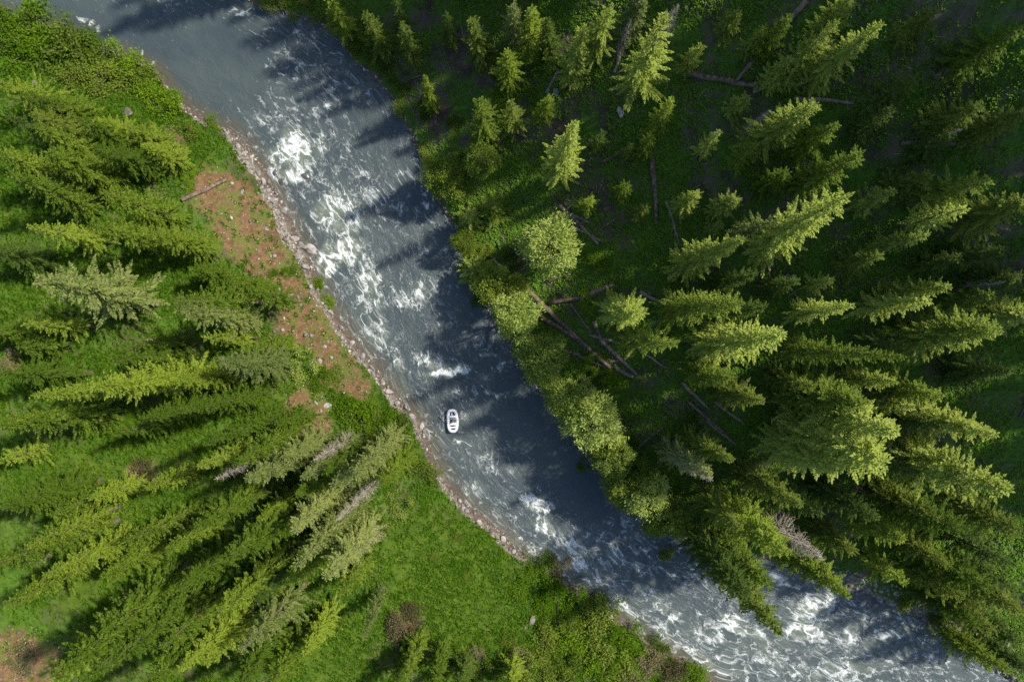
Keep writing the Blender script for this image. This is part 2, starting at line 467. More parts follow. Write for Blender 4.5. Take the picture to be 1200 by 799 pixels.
grav = np.where(isleft, 1 - sstep(gw * .75, gw * 1.25, dl), np.where(GPX > 930, 1 - sstep(1.5, 4.5, dr), (1 - sstep(.2, 1.1, dr)) * .7))
wet = np.where(ins, 1, np.where(isleft, 1 - sstep(.5, 1.7, dl + 1.6 * (fbm(gV[:, 0] / 3, gV[:, 1] / 3, 15, 3) - .5)), 1 - sstep(.2, .8, dr)))
g_me = mesh_from('ground', gV, gF, ground_mat(), {'dirt': ('FLOAT', dirt), 'bare': ('FLOAT', pblob(GPX + wob, GPY - wob, DIRT) * ~isleft), 'gravel': ('FLOAT', grav), 'meadow': ('FLOAT', mead), 'wet': ('FLOAT', wet)}, True)
link('ground', g_me, kind='structure')

# ------------------------------------------------------------------ river
CB = (resample(LB, 140) + resample(RB, 140)) / 2
wx = np.arange(-160, 175, .32); wy = np.arange(-120, 125, .32)
WX, WY = np.meshgrid(wx, wy); WX, WY = WX.ravel(), WY.ravel()
wdl, wdr, wins = fields(WX, WY)
keep = wins | (np.minimum(wdl, wdr) < 1.3)
idx = -np.ones(len(WX), int); idx[keep] = np.arange(keep.sum())
nw = len(wx); qi = (np.arange(len(wy) - 1)[:, None] * nw + np.arange(nw - 1)[None]).ravel()
wq = np.c_[qi, qi + 1, qi + 1 + nw, qi + nw]
wq = idx[wq[(keep[wq]).all(1)]]
X, Y = WX[keep], WY[keep]; wd = np.minimum(wdl, wdr)[keep]
_, fs, ft = poly_dist(X, Y, CB)
FOAM = [(345, 180, 34, 40, 20, .92), (340, 205, 30, 18, 10, .9), (312, 142, 22, 16, 0, .5), (375, 170, 10, 30, 10, .6), (395, 250, 40, 40, 30, .78), (404, 292, 24, 20, -10, 1.15), (385, 308, 20, 26, 20, .9), (425, 205, 20, 14, 0, .55),
        (440, 235, 20, 22, 0, .62), (432, 330, 22, 44, -15, .75), (490, 345, 55, 24, -15, .62), (500, 290, 22, 16, -20, .6), (440, 385, 18, 42, -20, .66), (465, 420, 14, 30, -15, .6),
        (525, 434, 34, 10, -12, 1.0), (500, 420, 30, 16, 0, .62), (592, 432, 9, 9, 0, .8), (581, 463, 9, 5, -20, .9), (560, 490, 50, 14, -20, .34), (505, 245, 10, 6, 20, .7),
        (570, 540, 26, 24, 0, .58), (555, 575, 24, 24, 0, .55), (630, 592, 26, 12, 20, .95), (642, 596, 10, 9, 0, 1.05), (636, 615, 24, 14, 40, .85), (668, 645, 30, 30, 45, .78), (690, 672, 34, 12, 45, .95), (720, 650, 24, 24, 0, .66),
        (700, 630, 40, 14, 10, .6), (752, 645, 14, 5, -30, .95), (740, 658, 18, 16, 0, .68), (755, 690, 20, 12, 20, .82), (715, 690, 26, 16, 50, .75), (735, 715, 30, 8, 50, .9), (775, 710, 14, 20, -30, .75), (788, 725, 16, 5, -40, .95),
        (810, 675, 22, 8, 20, .72), (780, 745, 34, 20, 40, .7), (820, 770, 34, 10, 40, .9), (830, 740, 40, 30, 20, .7), (860, 730, 30, 16, 15, .98), (880, 742, 30, 12, 10, .9), (850, 780, 60, 30, 20, .66), (905, 765, 40, 34, 0, .68),
        (950, 715, 34, 26, 0, .95), (970, 708, 16, 22, 20, 1.0), (940, 740, 40, 16, 0, .98), (912, 680, 16, 10, 50, .9), (990, 745, 20, 12, -40, .92), (1038, 742, 20, 10, -10, 1.05), (1010, 722, 30, 10, 10, .75), (985, 785, 40, 24, 20, .84), (950, 790, 50, 20, 0, .75), (1020, 790, 20, 14, 0, .7),
        (1100, 775, 30, 12, 20, .7), (1140, 785, 30, 10, 25, .66), (1060, 770, 40, 14, 0, .55), (110, 30, 6, 8, 0, .85), (98, 24, 8, 6, 0, .7), (121, 38, 4, 7, 0, .85), (163, 60, 3, 6, 0, .85), (184, 78, 5, 4, 0, .8),
        (288, 18, 24, 7, 15, .75), (312, 32, 10, 4, 0, .7), (345, 38, 10, 3, -15, .7), (326, 58, 7, 6, 0, .7), (345, 70, 12, 6, 20, .7), (370, 80, 12, 6, 20, .66), (343, 90, 7, 6, 0, .6), (414, 104, 7, 3, 0, .8), (434, 121, 6, 4, 20, .8), (378, 120, 6, 5, 30, .7), (400, 135, 14, 6, 0, .55),
        (470, 470, 6, 26, -20, .5), (505, 500, 5, 26, -10, .45), (520, 480, 12, 26, 0, .42), (500, 460, 26, 12, 0, .5), (565, 400, 26, 24, 0, .5), (580, 345, 14, 14, 0, .45), (570, 415, 14, 4, 0, .7), (650, 540, 20, 10, -20, .3), (520, 492, 3, 16, -8, .75), (542, 486, 3, 6, 0, .75), (531, 514, 7, 6, 0, .65), (600, 550, 14, 14, 0, .55)]
PX, PY = to_px(X, Y, 0)
fw = (fbm(X / 2.2, Y / 2.2, 31, 3) - .5) * 22
foam = (1.08 + .12 * sstep(520, 420, PY)) * pblob(PX + fw, PY + fw * .7, FOAM)
# general broken water: rough along the middle reaches, calm at the shaded right side
base = .43 + .14 * (fbm(fs / 9, ft / 5, 41, 3) - .5) * 2 + .05 * sstep(560, 720, PY) + .04 * sstep(650, 200, PX)
calm = np.maximum(pblob(PX, PY, [(250, 80, 70, 60, 40, 1), (640, 500, 45, 60, -35, .9), (690, 560, 50, 40, 30, 1), (540, 390, 40, 30, 0, .35), (60, 20, 60, 40, 20, 1), (150, 55, 90, 50, 30, .95), (500, 320, 30, 30, 0, .4), (440, 160, 30, 40, -30, .6)]), 0)
foam = np.maximum(foam * (1 - .10 * sstep(640, 720, PY)), base * (1 - .75 * calm)) + .03 * sstep(560, 700, PY)
shallow = (1 - sstep(.3, 3.2, wdl[keep])) * .8
amp = .05 + .30 * sstep(.45, 1.0, foam)
Z = amp * (fbm(fs / 1.6, ft / 1.1, 51, 4) - .42) * 2.0 * np.clip(wd / 1.5, .15, 1)
w_me = mesh_from('river', np.c_[X, Y, Z], wq, water_mat(), {'foam': ('FLOAT', foam), 'shallow': ('FLOAT', shallow), 'flow': ('FLOAT_VECTOR', np.c_[fs, ft, np.zeros(len(fs))])}, True)
link('river', w_me, kind='structure')

# ------------------------------------------------------------------ plant meshes
def fir_mesh(seed, h, R, fill=1.0, start=.10, expo=.8):
    rng = np.random.default_rng(seed)
    lv = np.arange(start * h, h * .985, .40) + 0
    P, D, L, W = [], [], [], []
    lop, p1, p2 = rng.uniform(0, 6.28, 3)
    for z in lv:
        t = (z - start * h) / (h * (1 - start))
        prof = R * min(1, (t + .04) / .16) ** .6 * (1 - t) ** expo + .12
        nb = int(round(rng.uniform(4.5, 6.8) * fill))
        a0 = rng.uniform(0, 6.28)
        for b in range(nb):
            az = a0 + b * 6.283 / nb + rng.normal(0, .25)
            lump = 1 + .24 * math.sin(1.7 * z + 2 * az + p1) + .20 * math.sin(2.9 * z - 3 * az + p2)
            ln = lump * prof * rng.choice([rng.uniform(.8, 1.12), rng.uniform(.45, .85)], p=[.7, .3]) * (1 + .12 * math.cos(az - lop))
            rise = ln * (-.28 + .75 * t + rng.normal(0, .08)); drp = ln * .16
            ca, sa = math.cos(az), math.sin(az)
            ns = max(2, int(ln / .165))
            s = (np.arange(ns) + rng.uniform(.3, 1)) / ns
            s = s[s > .12]
            bp = np.c_[ca * ln * s, sa * ln * s, z + rise * s - drp * s * s + drp * .6 * s ** 4]
            fwd = np.array([ca, sa, (rise - drp * .6) / max(ln, .1)])
            side = np.array([-sa, ca, 0])
            for sg in (-1, 1):
                tl = (.16 + .28 * ln ** .7 * (1 - s) ** .7) * rng.uniform(.6, 1.2, len(s))
                dd = fwd * rng.uniform(.55, .95, (len(s), 1)) + side * sg * rng.uniform(.6, 1.0, (len(s), 1)) + np.c_[np.zeros((len(s), 2)), rng.normal(-.10, .22, len(s))]
                P.append(bp); D.append(dd); L.append(tl); W.append(rng.uniform(.11, .19, len(s)) * (.8 + .2 * min(ln, 2)))
            q = rng.random(len(s)) < .8                 # upright and hanging sprays
            up = rng.choice([-1., 1.], len(s), p=[.45, .55])
            P.append(bp[q]); D.append((fwd * .6 + np.c_[rng.normal(0, .4, (len(s), 2)), up * .8])[q]); L.append(rng.uniform(.18, .38, q.sum())); W.append(rng.uniform(.10, .17, q.sum()))
            P.append(bp[-1:]); D.append(fwd[None]); L.append(np.array([.35])); W.append(np.array([.16]))
    P.append(np.array([[0, 0, h - .5]] * 4)); D.append(np.array([[.2, 0, 1], [-.1, .2, 1], [0, -.2, 1], [0, 0, 1.]])); L.append(np.full(4, .55)); W.append(np.full(4, .12))
    return blades(np.vstack(P), np.vstack(D), np.concatenate(L), np.concatenate(W), rng)

def trunk_mesh(seed, h, r0):
    rng = np.random.default_rng(seed + 500)
    zz = np.r_[-.8, 0, np.linspace(.06, .97, 8) * h]
    bx, by = np.cumsum(rng.normal(0, .03, len(zz))), np.cumsum(rng.normal(0, .03, len(zz)))
    bx[:2] = by[:2] = 0
    rad = r0 * np.r_[1.5, 1.25, (1 - np.linspace(.06, .97, 8)) * .95 + .05]
    return tubes([(np.c_[bx, by, zz], rad)], 8)

def dead_mesh(seed, h, R, dens=1.0):
    rng = np.random.default_rng(seed + 900)
    tr = [(np.c_[np.zeros(6), np.zeros(6), np.r_[-.6, np.linspace(.1, 1, 5) * h]], np.linspace(.24, .03, 6))]
    br = []
    for z in np.arange(.12 * h, h * .97, .32 / dens):
        t = z / h
        for b in range(rng.integers(4, 7)):
            az = rng.uniform(0, 6.28); ln = R * (1 - t) ** .75 * rng.uniform(.5, 1.1) + .15
            d = np.array([math.cos(az), math.sin(az), rng.normal(.12, .18)])
            s = np.linspace(0, 1, 4)[:, None]
            pts = np.array([0, 0, z]) + d * ln * s + np.c_[np.zeros((4, 2)), -.12 * ln * s[:, 0] ** 2]
            br.append((pts, np.linspace(.035, .014, 4)))
            for k in range(int(ln / .3)):
                q = pts[0] + (pts[-1] - pts[0]) * rng.uniform(.25, 1)
                e = d * .6 + rng.normal(0, .55, 3)
                br.append((np.array([q, q + norm(e[None])[0] * rng.uniform(.25, .6)]), [.016, .008]))
    return tubes(tr, 8), tubes(br, 4)

def shrub_mesh(seed, r=2.0, hh=1.7, n=70, leaf=.24):
    rng = np.random.default_rng(seed + 1300)
    P, D, L, W = [], [], [], []
    lobes = rng.normal(0, 1, (7, 2)) * r * .50
    lob_r = rng.uniform(.28, .66, 7) * r
    for k in range(n):
        i = rng.integers(0, 7)
        u = norm(np.array([[rng.normal(), rng.normal(), abs(rng.normal()) + .15]]))[0]
        sc = rng.uniform(.6, 1.2)
        c = np.array([lobes[i, 0], lobes[i, 1], .25]) + u * np.array([lob_r[i], lob_r[i], hh * lob_r[i] / r * 1.25]) * sc
        m = 34
        off = rng.normal(0, .20 * r / 2 + .06, (m, 3))
        P.append(c + off); D.append(u * .7 + rng.normal(0, .7, (m, 3)) + np.array([0, 0, .3])); L.append(rng.uniform(.7, 1.4, m) * leaf); W.append(rng.uniform(.35, .55, m) * leaf)
    V, F = blades(np.vstack(P), np.vstack(D), np.concatenate(L), np.concatenate(W), rng)
    st = []
    for k in range(7):
        e = np.r_[lobes[k % 7] + rng.normal(0, .2, 2), hh * .75]
        st.append((np.array([[0, 0, -.3], e * .5 + rng.normal(0, .08, 3), e]), [.06, .04, .015]))
    return (V, F), tubes(st, 5)

def leafy_tree_mesh(seed, h=9.0, R=3.2):
    rng = np.random.default_rng(seed + 1700)
    P, D, L, W, lim = [], [], [], [], []
    for k in range(150):
        u = norm(np.array([[rng.normal(), rng.normal(), rng.normal() * .8 + .35]]))[0]
        c = np.array([0, 0, h * .58]) + u * np.array([R, R, h * .42]) * rng.uniform(.6, 1.0) * (1 + .14 * math.sin(3 * math.atan2(u[1], u[0]) + seed))
        m = 46
        P.append(c + rng.normal(0, .33, (m, 3))); D.append(u + rng.normal(0, .65, (m, 3))); L.append(rng.uniform(.22, .5, m)); W.append(rng.uniform(.10, .17, m))
        if k % 9 == 0: lim.append((np.array([[0, 0, h * .2], np.array([0, 0, h * .4]) * .5 + c * .5, c]), [.09, .06, .02]))
    V, F = blades(np.vstack(P), np.vstack(D), np.concatenate(L), np.concatenate(W), rng)
    lim.append((np.array([[0, 0, -.7], [.05, 0, h * .3], [0, .08, h * .8]]), [.24, .18, .05]))
    return (V, F), tubes(lim, 6)

CLS = {'small': (8, 1.7), 'mid': (15, 2.3), 'tall': (23, 2.9), 'broad': (16, 3.9)}
FIR = {}
for ci, (cn, (h, R)) in enumerate(CLS.items()):
    for k in range(6):
        sd = ci * 10 + k
        cm = mesh_from('fir_crown', *fir_mesh(sd, h, R, [1.05, 1.0, 1.0, .62, 1.15, .8][k], [.10, .16, .07, .2, .13, .10][k], [.85, .6, .72, .75, .5, .65][k]), M['fir_left'])
        tm = mesh_from('fir_trunk', *trunk_mesh(sd, h, .12 + .011 * h), M['bark'], smooth=True)
        FIR.setdefault(cn, []).append((cm, tm))
DEAD = []
for k in range(2):
    a, b = dead_mesh(k, 14, 2.4, 1.2); DEAD.append((mesh_from('dead_trunk', *a, M['dead'], smooth=True), mesh_from('dead_branches', *b, M['dead_branches'])))
SHRUB = []
for k in range(5):
    a, b = shrub_mesh(k); SHRUB.append((mesh_from('shrub_foliage', *a, M['leaf_bright']), mesh_from('shrub_stems', *b, M['bark'])))
LEAFY = []
for k in range(3):
    a, b = leafy_tree_mesh(k); LEAFY.append((mesh_from('leafy_crown', *a, M['leaf_willow']), mesh_from('leafy_trunk', *b, M['bark'], smooth=True)))

def override(o, mat):
    o.material_slots[0].link = 'OBJECT'; o.material_slots[0].material = mat

# ------------------------------------------------------------------ what stands where (photograph pixels)
# conifers: tip x, tip y, length towards the middle of the photograph, crown width, needles (o olive, y yellow green, d dark, p pale)
#   a length below zero is a height in metres
FIRS_LEFT = [
 (-6, 88, 90, 46, 'o'), (22, 108, 90, 42, 'o'), (62, 118, 50, 34, 'o'), (4, 140, 105, 46, 'd'), (40, 150, 95, 44, 'o'), (86, 138, 74, 40, 'o'), (112, 138, 46, 32, 'o'),
 (0, 184, 105, 46, 'o'), (58, 182, 95, 40, 'o'), (100, 172, 80, 42, 'o'), (132, 168, 74, 40, 'o'), (152, 148, 52, 34, 'o'), (172, 168, 52, 32, 'o'), (30, 128, 80, 38, 'd'),
 (0, 210, 120, 50, 'o'), (28, 256, 110, 34, 'o'), (126, 226, 92, 52, 'o'), (104, 256, 104, 36, 'o'), (-16, 296, 80, 40, 'd'), (34, 340, 150, 66, 'p'), 
 (198, 338, 110, 40, 'o'), (20, 380, 90, 30, 'o'), (-8, 392, 60, 36, 'o'), (22, 408, 50, 32, 'o'), (-4, 446, 110, 42, 'o'), (118, 418, 90, 30, 'o'), (118, 456, 140, 42, 'o'),
 (30, 472, 150, 34, 'o'), (-4, 502, 140, 50, 'o'), (126, 508, 90, 34, 'o'), (-6, 538, 60, 28, 'o'), (104, 588, 70, 28, 'o'), (165, 488, 90, 30, 'o'), (192, 275, 66, 34, 'o'), (232, 318, 40, 26, 'o'), (272, 328, 46, 28, 'o'),
 (206, 372, 100, 36, 'p'), (204, 446, 88, 32, 'o'), (256, 436, 80, 46, 'p'), (220, 480, 100, 32, 'o'), (228, 514, 110, 32, 'o'), (270, 530, 90, 32, 'o'), (236, 548, 84, 32, 'o'), (298, 566, 84, 36, 'p'),
 (330, 620, 84, 38, 'p'), (352, 650, 100, 34, 'p'), (372, 698, 110, 38, 'p'), (420, 742, 62, 20, 'p'), (264, 668, 110, 42, 'o'), (257, 730, 115, 46, 'o'), (214, 790, 110, 44, 'o'), (290, 762, 104, 44, 'p'), (262, 812, 110, 40, 'o'), (312, 800, 90, 40, 'o'),
 (182, 764, 110, 44, 'o'), (420, 542, 62, 32, 'p'), (404, 576, 66, 36, 'p'), (450, 560, 40, 30, 'o'), (355, 552, 66, 34, 'p'), (478, 792, 50, 26, 'o'), (506, 806, 50, 26, 'o'), (540, 812, 46, 26, 'd'), (462, 806, 50, 26, 'o'), (600, 815, 44, 26, 'o'),
 (2, 600, 120, 44, 'o'), (28, 640, 120, 38, 'o'), (0, 672, 150, 44, 'o'), (48, 684, 130, 38, 'o'), (0, 712, 120, 36, 'o'), (54, 776, 200, 52, 'o'), (104, 806, 190, 52, 'o'), (150, 812, 150, 46, 'o'), (120, 672, 80, 34, 'o'),
 (150, 640, 90, 32, 'o'), (196, 690, 100, 36, 'o'), (60, 600, 90, 32, 'o'), (336, 690, 80, 34, 'o'), (380, 640, 70, 32, 'p'), (230, 620, 90, 34, 'o'), (300, 610, 60, 30, 'o'),
 (170, 575, 70, 26, 'o'), (296, 700, 80, 32, 'd'), (350, 770, 70, 34, 'o'), (400, 700, 56, 28, 'o'), (160, 400, 60, 26, 'o'), (240, 395, 60, 28, 'o'), (290, 410, 46, 28, 'o'), (318, 500, 46, 28, 'o'),
 (190, 640, 80, 30, 'o'), (240, 770, 80, 36, 'o'), (60, 800, 90, 32, 'o'), (300, 345, 46, 30, 'o'), (375, 560, 60, 30, 'o'), (345, 585, 60, 30, 'o'), (325, 540, 60, 30, 'p'),
]
FIRS_RIGHT = [
 (566, 112, 62, 28, 'y'), (672, 142, 72, 36, 'y'), (578, 240, -9, 30, 'y'), (551, 252, -7, 24, 'y'), (556, 312, -6, 30, 'y'), 
 (786, 18, 110, 44, 'y'), (714, -6, 80, 32, 'y'), (750, -4, 60, 28, 'p'), (682, 38, 62, 28, 'y'), (606, -4, 60, 22, 'p'), (624, 10, 56, 30, 'o'), (768, 156, 34, 20, 'y'), (742, 168, 16, 14, 'y'), (849, 152, 46, 20, 'y'), (876, 112, 28, 20, 'y'), (866, 11, 36, 20, 'y'),
 (820, 52, 40, 20, 'y'), (818, 228, 34, 22, 'y'), (866, 230, 36, 24, 'y'), (596, 54, 46, 26, 'o'), (604, 118, 40, 28, 'd'), (466, 24, 60, 20, 'd'), (494, 90, 40, 18, 'o'), (845, 262, 16, 14, 'y'), (758, 352, 44, 34, 'y'), (776, 396, 50, 34, 'y'),
 (856, 348, 96, 34, 'y'), (862, 287, 80, 38, 'y'), (1008, 248, 140, 46, 'y'), (908, 250, 60, 28, 'p'), (1050, 224, 62, 28, 'y'), (1038, 14, 130, 38, 'y'), (988, 26, 110, 34, 'y'), (1006, -6, 90, 30, 'y'), (932, 66, 50, 26, 'y'), (950, 118, 96, 40, 'y'), (1000, 186, 90, 32, 'y'), (985, 140, 70, 30, 'o'),
 (1196, 30, 110, 46, 'o'), (922, 405, 104, 46, 'y'), (868, 446, 56, 28, 'y'), (1048, 411, 146, 30, 'y'), (1173, 397, 130, 44, 'y'), (1056, 500, 130, 54, 'y'), (1036, 528, 120, 60, 'y'), (1010, 468, 90, 44, 'y'), (990, 545, 90, 44, 'y'),
 (1166, 204, 104, 38, 'y'), (1140, 240, 84, 32, 'y'), (1090, 274, 70, 24, 'y'), (1106, 338, 80, 24, 'y'), (1086, 352, 80, 30, 'y'), (1010, 362, 84, 26, 'y'), (978, 330, 34, 18, 'y'), (1166, 352, 80, 34, 'o'), (1204, 366, 70, 36, 'y'), (1050, 450, 66, 26, 'y'), (1072, 473, 48, 22, 'y'),
 (1112, 462, 80, 30, 'o'), (1180, 506, 120, 36, 'y'), (1204, 570, 170, 54, 'y'), (1100, 500, 70, 30, 'd'), (1192, 442, 90, 34, 'd'), (1130, 625, 110, 46, 'o'), (1070, 685, 76, 28, 'o'), (1160, 690, 110, 44, 'o'), (1194, 662, 100, 40, 'd'), (1104, 606, 90, 36, 'd'), (1150, 730, 90, 36, 'o'), (1186, 792, 100, 32, 'o'), (1204, 716, 100, 40, 'd'), (1196, 756, 90, 36, 'd'), (1128, 702, 90, 36, 'd'), (1176, 736, 90, 36, 'd'), (1206, 690, 100, 40, 'd'), (1208, 790, 80, 34, 'd'), (1206, 620, 110, 40, 'd'),
 (828, 560, 60, 28, 'p'), (926, 742, 140, 46, 'd'), (884, 700, 110, 40, 'd'), (900, 690, 100, 34, 'o'), (990, 696, 100, 36, 'o'), (928, 648, 110, 40, 'o'), (930, 588, 80, 32, 'd'), (876, 618, 70, 34, 'd'), (850, 540, 60, 28, 'd'), (900, 470, 60, 30, 'd'), (1030, 600, 90, 34, 'd'), (1010, 650, 70, 34, 'd'), (960, 600, 70, 30, 'd'),
 (1120, 160, 60, 26, 'd'), (1090, 200, 60, 28, 'd'), (1150, 120, 80, 32, 'd'), (1204, 130, 80, 34, 'd'), (1080, 90, 60, 28, 'd'), (1206, 240, 90, 36, 'd'), (1180, 290, 80, 32, 'd'), (1204, 320, 80, 32, 'd'), (1150, 40, 70, 30, 'd'), (1100, 10, 60, 28, 'd'),
 (1050, 130, 60, 26, 'd'), (930, 20, 60, 28, 'o'), (900, 30, 46, 22, 'o'), (890, 170, 44, 24, 'o'), (925, 200, 50, 26, 'o'), (790, 120, 40, 22, 'o'), (705, 150, 30, 18, 'd'), (650, 20, 50, 26, 'd'), (560, 20, 60, 26, 'd'), (520, 10, 50, 22, 'd'), (430, 10, 60, 26, 'd'), (385, -6, 60, 26, 'o'), (460, 0, 50, 22, 'd'),
 (640, 110, 34, 20, 'o'), (695, 225, 24, 18, 'o'), (735, 215, 24, 20, 'o'), (760, 240, 24, 18, 'd'), (880, 320, 50, 24, 'd'), (940, 330, 50, 24, 'd'), (900, 360, 60, 26, 'd'), (1040, 300, 60, 26, 'd'), (1130, 300, 60, 26, 'd'), (1060, 400, 60, 26, 'd'), (960, 450, 60, 26, 'd'), (1140, 560, 90, 34, 'o'), (1080, 550, 80, 30, 'd'), (1110, 660, 80, 34, 'd'), (1060, 640, 80, 30, 'o'),
]
LEAFY_AT = [  # centre x, y, width, height, foliage
 (565, 192, 34, 8, 'w'), (644, 291, 56, 9, 'w'), (606, 370, 48, 9, 'w'), (633, 418, 48, 8, 'w'),
 (522, 212, 42, 6, 'o'), (545, 285, 26, 5, 'o'), (580, 335, 40, 6, 'o'), (664, 466, 46, 8, 'w'), (692, 492, 56, 9, 'w'), (716, 534, 40, 8, 'w'), (730, 568, 42, 7, 'o'), (752, 576, 46, 8, 'w'), (778, 600, 40, 8, 'w'), (700, 515, 30, 6, 'o'), (604, 340, 28, 5, 'o'), (742, 552, 34, 7, 'o'), (766, 606, 30, 6, 'o'),
]
SHRUBS = [  # centre x, y, width, foliage (b bright, o olive, n brown, w willow)
 (12, 32, 50, 'o'), (45, 42, 60, 'b'), (78, 58, 64, 'o'), (100, 66, 40, 'b'), (30, 62, 44, 'b'), (140, 82, 40, 'b'), (162, 90, 46, 'o'), (176, 102, 32, 'b'), (192, 120, 34, 'b'), (252, 152, 20, 'b'), (222, 160, 26, 'o'), (120, 100, 40, 'o'), (85, 96, 36, 'o'), (205, 198, 26, 'b'), (222, 212, 20, 'b'),
 (352, 428, 34, 'w'), (372, 445, 34, 'b'), (402, 468, 36, 'b'), (416, 482, 40, 'b'), (452, 492, 34, 'b'), (432, 488, 28, 'o'), (470, 498, 32, 'o'), (430, 512, 30, 'o'), (470, 520, 34, 'o'), (490, 545, 34, 'o'), (325, 322, 20, 'b'), (342, 318, 14, 'b'), (372, 330, 18, 'b'), (384, 352, 18, 'b'), (325, 405, 26, 'b'), (466, 592, 28, 'w'), (445, 620, 30, 'o'), (395, 440, 26, 'w'),
 (636, 664, 34, 'b'), (652, 662, 30, 'n'), (656, 694, 44, 'b'), (636, 716, 30, 'b'), (612, 690, 30, 'b'), (688, 712, 40, 'o'), (692, 742, 56, 'o'), (672, 760, 46, 'b'), (720, 782, 50, 'o'), (738, 746, 40, 'b'), (742, 762, 30, 'b'), (702, 786, 40, 'b'), (655, 778, 40, 'o'), (762, 772, 34, 'n'), (782, 786, 34, 'n'), (804, 786, 34, 'b'), (775, 760, 24, 'o'), (620, 790, 40, 'o'), (606, 772, 30, 'n'), (470, 738, 36, 'n'), (482, 722, 28, 'n'), (520, 780, 34, 'o'), (580, 790, 36, 'o'), (640, 745, 36, 'o'), (822, 796, 24, 'o'), (740, 796, 34, 'n'), (548, 786, 30, 'o'), (560, 770, 22, 'n'), (630, 775, 34, 'o'), (660, 735, 30, 'o'), (596, 752, 20, 'o'), (672, 728, 30, 'b'), (705, 740, 34, 'b'), (660, 796, 40, 'o'), (534, 630, 14, 'o'), (508, 655, 12, 'o'), (545, 680, 12, 'o'),
 (681, 544, 14, 'b'), (400, 30, 36, 'o'), (424, 28, 34, 'o'), (440, 60, 30, 'o'), (452, 78, 26, 'o'), (470, 100, 24, 'o'), (420, 56, 26, 'o'), (500, 128, 24, 'o'), (468, 128, 22, 'o'), (500, 180, 22, 'o'), (360, 10, 34, 'o'), (320, 2, 30, 'o'), (530, 150, 26, 'o'), (540, 195, 30, 'o'), (590, 90, 30, 'o'), (575, 300, 30, 'o'), (560, 330, 28, 'w'), (545, 310, 20, 'b'), (558, 352, 16, 'b'),
 (600, 300, 22, 'o'), (622, 118, 24, 'b'), (585, 120, 26, 'b'), (598, 145, 26, 'b'), (705, 310, 26, 'b'), (684, 300, 12, 'b'), (700, 420, 24, 'b'), (690, 440, 26, 'b'), (720, 445, 30, 'b'), (690, 350, 30, 'b'), (720, 350, 28, 'b'), (730, 385, 26, 'b'), (810, 490, 30, 'b'), (745, 520, 24, 'b'), (780, 645, 18, 'o'), (1130, 745, 30, 'o'), (1160, 765, 28, 'o'), (1100, 720, 26, 'o'), (1060, 700, 24, 'o'), (172, 552, 34, 'n'), (206, 170, 22, 'n'), (10, 425, 26, 'n'), (30, 770, 40, 'n'),
]
DEADS = [(250, 562, 62, 26), (366, 540, 58, 26), (966, 656, 84, 46), (836, 564, 66, 34), (416, 652, 46, 30), (740, 22, 46, 20), (392, 612, 70, 24), (796, 4, 50, 26), (1130, 150, 60, 20), (905, 128, 44, 18), (560, 26, 46, 18), (1180, 330, 70, 22)]

